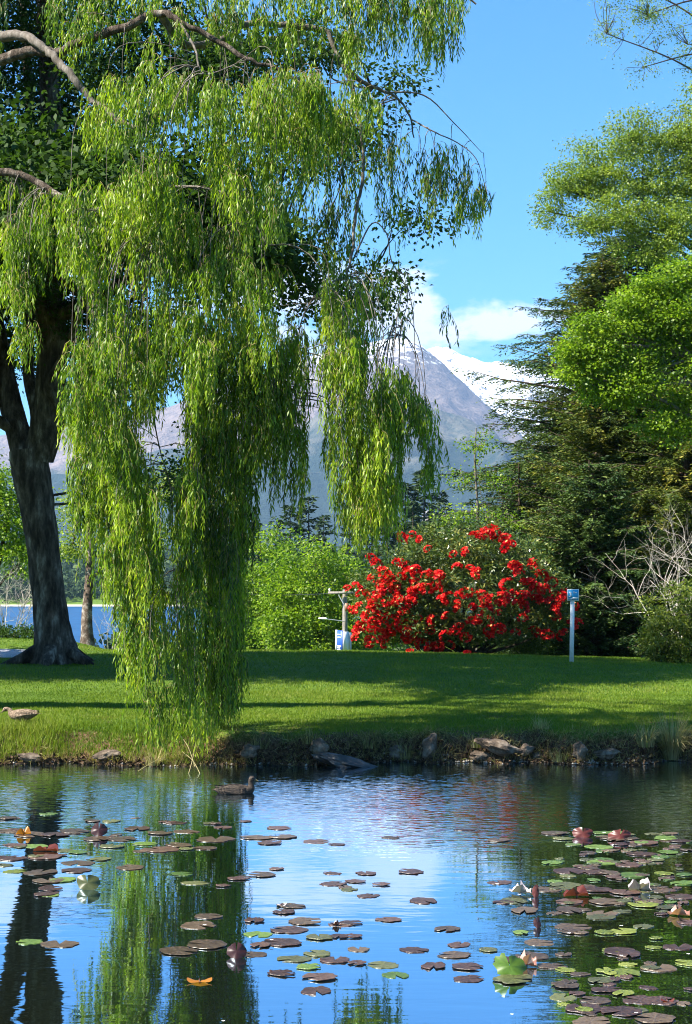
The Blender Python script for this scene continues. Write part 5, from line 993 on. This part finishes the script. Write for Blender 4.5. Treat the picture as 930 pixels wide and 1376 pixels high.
# standing and curled leaves
def curl_mat(name, c, rough=.35, trans=.3): return leaf_mat(name, [tuple(v * .5 for v in c), c, tuple(min(1, v * 1.5) for v in c)], trans, rough, .5, 1.4)
m_cd = curl_mat('dark_curled', (.045, .014, .012)); m_cr = curl_mat('red_curled', (.12, .03, .022)); m_cg = curl_mat('green_curled', (.08, .15, .015)); m_co = curl_mat('orange_curled', (.36, .14, .02)); m_cw = curl_mat('white_curled', (.42, .36, .36), .2, .1); m_cb = curl_mat('pinkish_curled', (.34, .17, .13)); m_col = curl_mat('olive_curled', (.07, .08, .025))
def curled(label, px, py, w, h, mat, seed, style='stand', cat='lily leaf', name='lily_leaf'):
    """a leaf blade standing on the water: a lobed disc rolled about its midrib"""
    r = rng(seed); p = atz(px, py + h * .45, 0); s = p[1] / F_PX; wx, hz = w * s / 2, h * s
    nr, na = 6, 26; rho = np.linspace(0, 1, nr); th = np.linspace(.12, 6.16, na); Rh, Th = np.meshgrid(rho, th, indexing='ij')
    edge = 1 + Rh * (.05 * np.sin(Th * 3 + seed) + (.10 if seed in (6, 16, 8, 11) else .03) * np.sin(Th * 9 + seed) + .02 * r.normal(size=(1, na)))
    a = Rh * edge * np.cos(Th + math.pi / 2); b = Rh * edge * np.sin(Th + math.pi / 2)
    if style == 'stand':      # blade tipped up almost vertical, cupped about its midrib
        tilt = r.uniform(-.25, .25); X_ = wx * (a * (1 - .12 * b) + tilt * b); Z_ = hz * (.46 + .52 * b); Y_v = wx * (.45 * a ** 2 - .1 + .25 * b + .10 * np.sin(Th * 5 + seed) * Rh ** 2)
    elif style == 'fold':     # crumpled blade, half folded over itself
        X_ = wx * a; Y_v = wx * .75 * b; Z_ = hz * (.12 + .62 * np.abs(b + .25 * a) * (1.1 - .3 * a ** 2) + .22 * Rh * np.sin(Th * 4 + seed) + .10 * Rh ** 2 * np.sin(Th * 9 + seed * 2))
    else: X_ = wx * a; Y_v = wx * .6 * b; Z_ = hz * (.12 + .35 * a ** 2 + .18 * Rh * np.sin(Th * 3 + seed))
    Z_ = np.maximum(Z_, -.02 if style == 'stand' else .004); V = np.stack((X_, Y_v, Z_), -1).reshape(-1, 3)
    I = (np.arange(nr - 1)[:, None] * na + np.arange(na - 1)[None]).reshape(-1); F = np.stack((I, I + na, I + na + 1, I + 1), 1)
    root = thing(name, (p[0], p[1], .0), label, cat)
    part('blade', V + np.array(root.location), F, mat, root, attr=np.clip(.5 + .35 * (r.random(len(V)) - .5), 0, 1), smooth=True)
    q = np.array([(0, 0, -.04), (0, .0, hz * .15), (0, .02, hz * .4)]) + np.array(root.location); part('stalk', *tube(q, .005, 5), m_cr, root)
    return root
curled('nearly black round leaf standing upright among the pads of the left raft', 133, 1115, 22, 17, m_cd, 1)
curled('dark round leaf standing upright in the reflection of the willow', 318, 1278, 26, 20, m_cd, 2)
curled('standing dark leaf with an orange edge at the far left of the left raft', 32, 1118, 20, 11, m_co, 3, 'fold')
curled('thin orange brown curled leaf beside the orange edged one in the left raft', 62, 1140, 34, 9, m_cr, 4, 'fold')
curled('upright olive leaf standing in the water at the front of the left raft', 118, 1186, 32, 20, m_col, 5)
curled('upright ruffled bright green leaf in the centre of the pond', 685, 1298, 42, 28, m_cg, 6)
curled('folded red brown leaf right behind the ruffled green leaf', 708, 1290, 26, 20, m_cb, 7, 'fold')
curled('left one of the two shiny white curled leaves', 699, 1195, 30, 15, m_cw, 8, 'fold')
curled('brown leaf standing like a fin beside the left white leaf', 720, 1198, 9, 17, m_cr, 9)
curled('dark red brown crumpled leaf in the middle of the right raft', 775, 1199, 34, 14, m_cr, 10, 'fold')
curled('right one of the two shiny white curled leaves', 860, 1189, 30, 18, m_cw, 11, 'fold')
curled('dark red leaf standing at the back of the right raft, left of a pair', 783, 1119, 28, 13, m_cr, 12)
curled('dark red leaf standing at the back of the right raft, right of a pair', 833, 1122, 30, 13, m_cr, 13)
curled('folded pinkish brown leaf at the right edge of the pond', 912, 1225, 30, 14, m_cb, 14, 'fold')
curled('dark curled leaf tip at the edge of the right tree reflection', 722, 1240, 10, 14, m_cd, 15)
curled('orange leaf floating in the willow reflection near the bottom', 268, 1316, 34, 9, m_co, 17, 'flat', 'leaf', 'fallen_leaf')
curled('small red leaf floating near the lower right corner', 897, 1343, 18, 8, m_cr, 18, 'flat', 'leaf', 'fallen_leaf')
curled('pale dry leaf on the pads above the middle of the pond', 378, 1215, 14, 7, m_cw, 19, 'flat', 'leaf', 'fallen_leaf')
curled('dark curled pad edge lifting at the left of the floating middle pads', 905 / 2, 1241, 12, 8, m_cd, 20, 'fold')
# small white petals scattered on the pads
pt_ = [(325, 1128), (275, 1243), (383, 1214), (835, 1284), (765, 1254), (925, 1282), (698, 1202), (812, 1119), (835, 1244), (855, 1361), (688, 1363), (668, 1188), (365, 1263), (300, 1372)]
pv = [rng(500 + s) for s in range(1)][0]; th = np.linspace(0, 6.283, 9, endpoint=False); PV = np.array([(0, 0, .35)] + [(math.cos(a), math.sin(a) * .7, .5 * abs(math.sin(a * 2))) for a in th]); PFc = np.array([(0, 1 + i, 1 + (i + 1) % 9) for i in range(9)])
pmesh = mesh_np('petal', PV, PFc, flat_mat('white_petal', (.8, .78, .75)))
prow = []
for px, py in pt_:
    p = atz(px, py, .03); o = link('petal', pmesh); s = 2.6 / F_PX * p[1]; o.location = tuple(p); o.scale = (s, s, s * .5); nm, q = min(marks.items(), key=lambda kv: np.linalg.norm(kv[1] - p)); dx, dy = p[0] - q[0], p[1] - q[1]
    prow.append((o, ('to the right of' if dx > 0 else 'to the left of') if abs(dx) > abs(dy) * .8 else ('beyond' if dy > 0 else 'in front of'), nm, float(np.hypot(dx, dy))))
for o, side, nm, dist in prow:
    same = sorted(x[3] for x in prow if x[1:3] == (side, nm)); k = same.index(dist)
    tag(o, (ordw[k] + ' ' if len(same) > 1 else '') + f'tiny white petal on a pad {side} {nm}', 'petal', 'white petals on the pads')
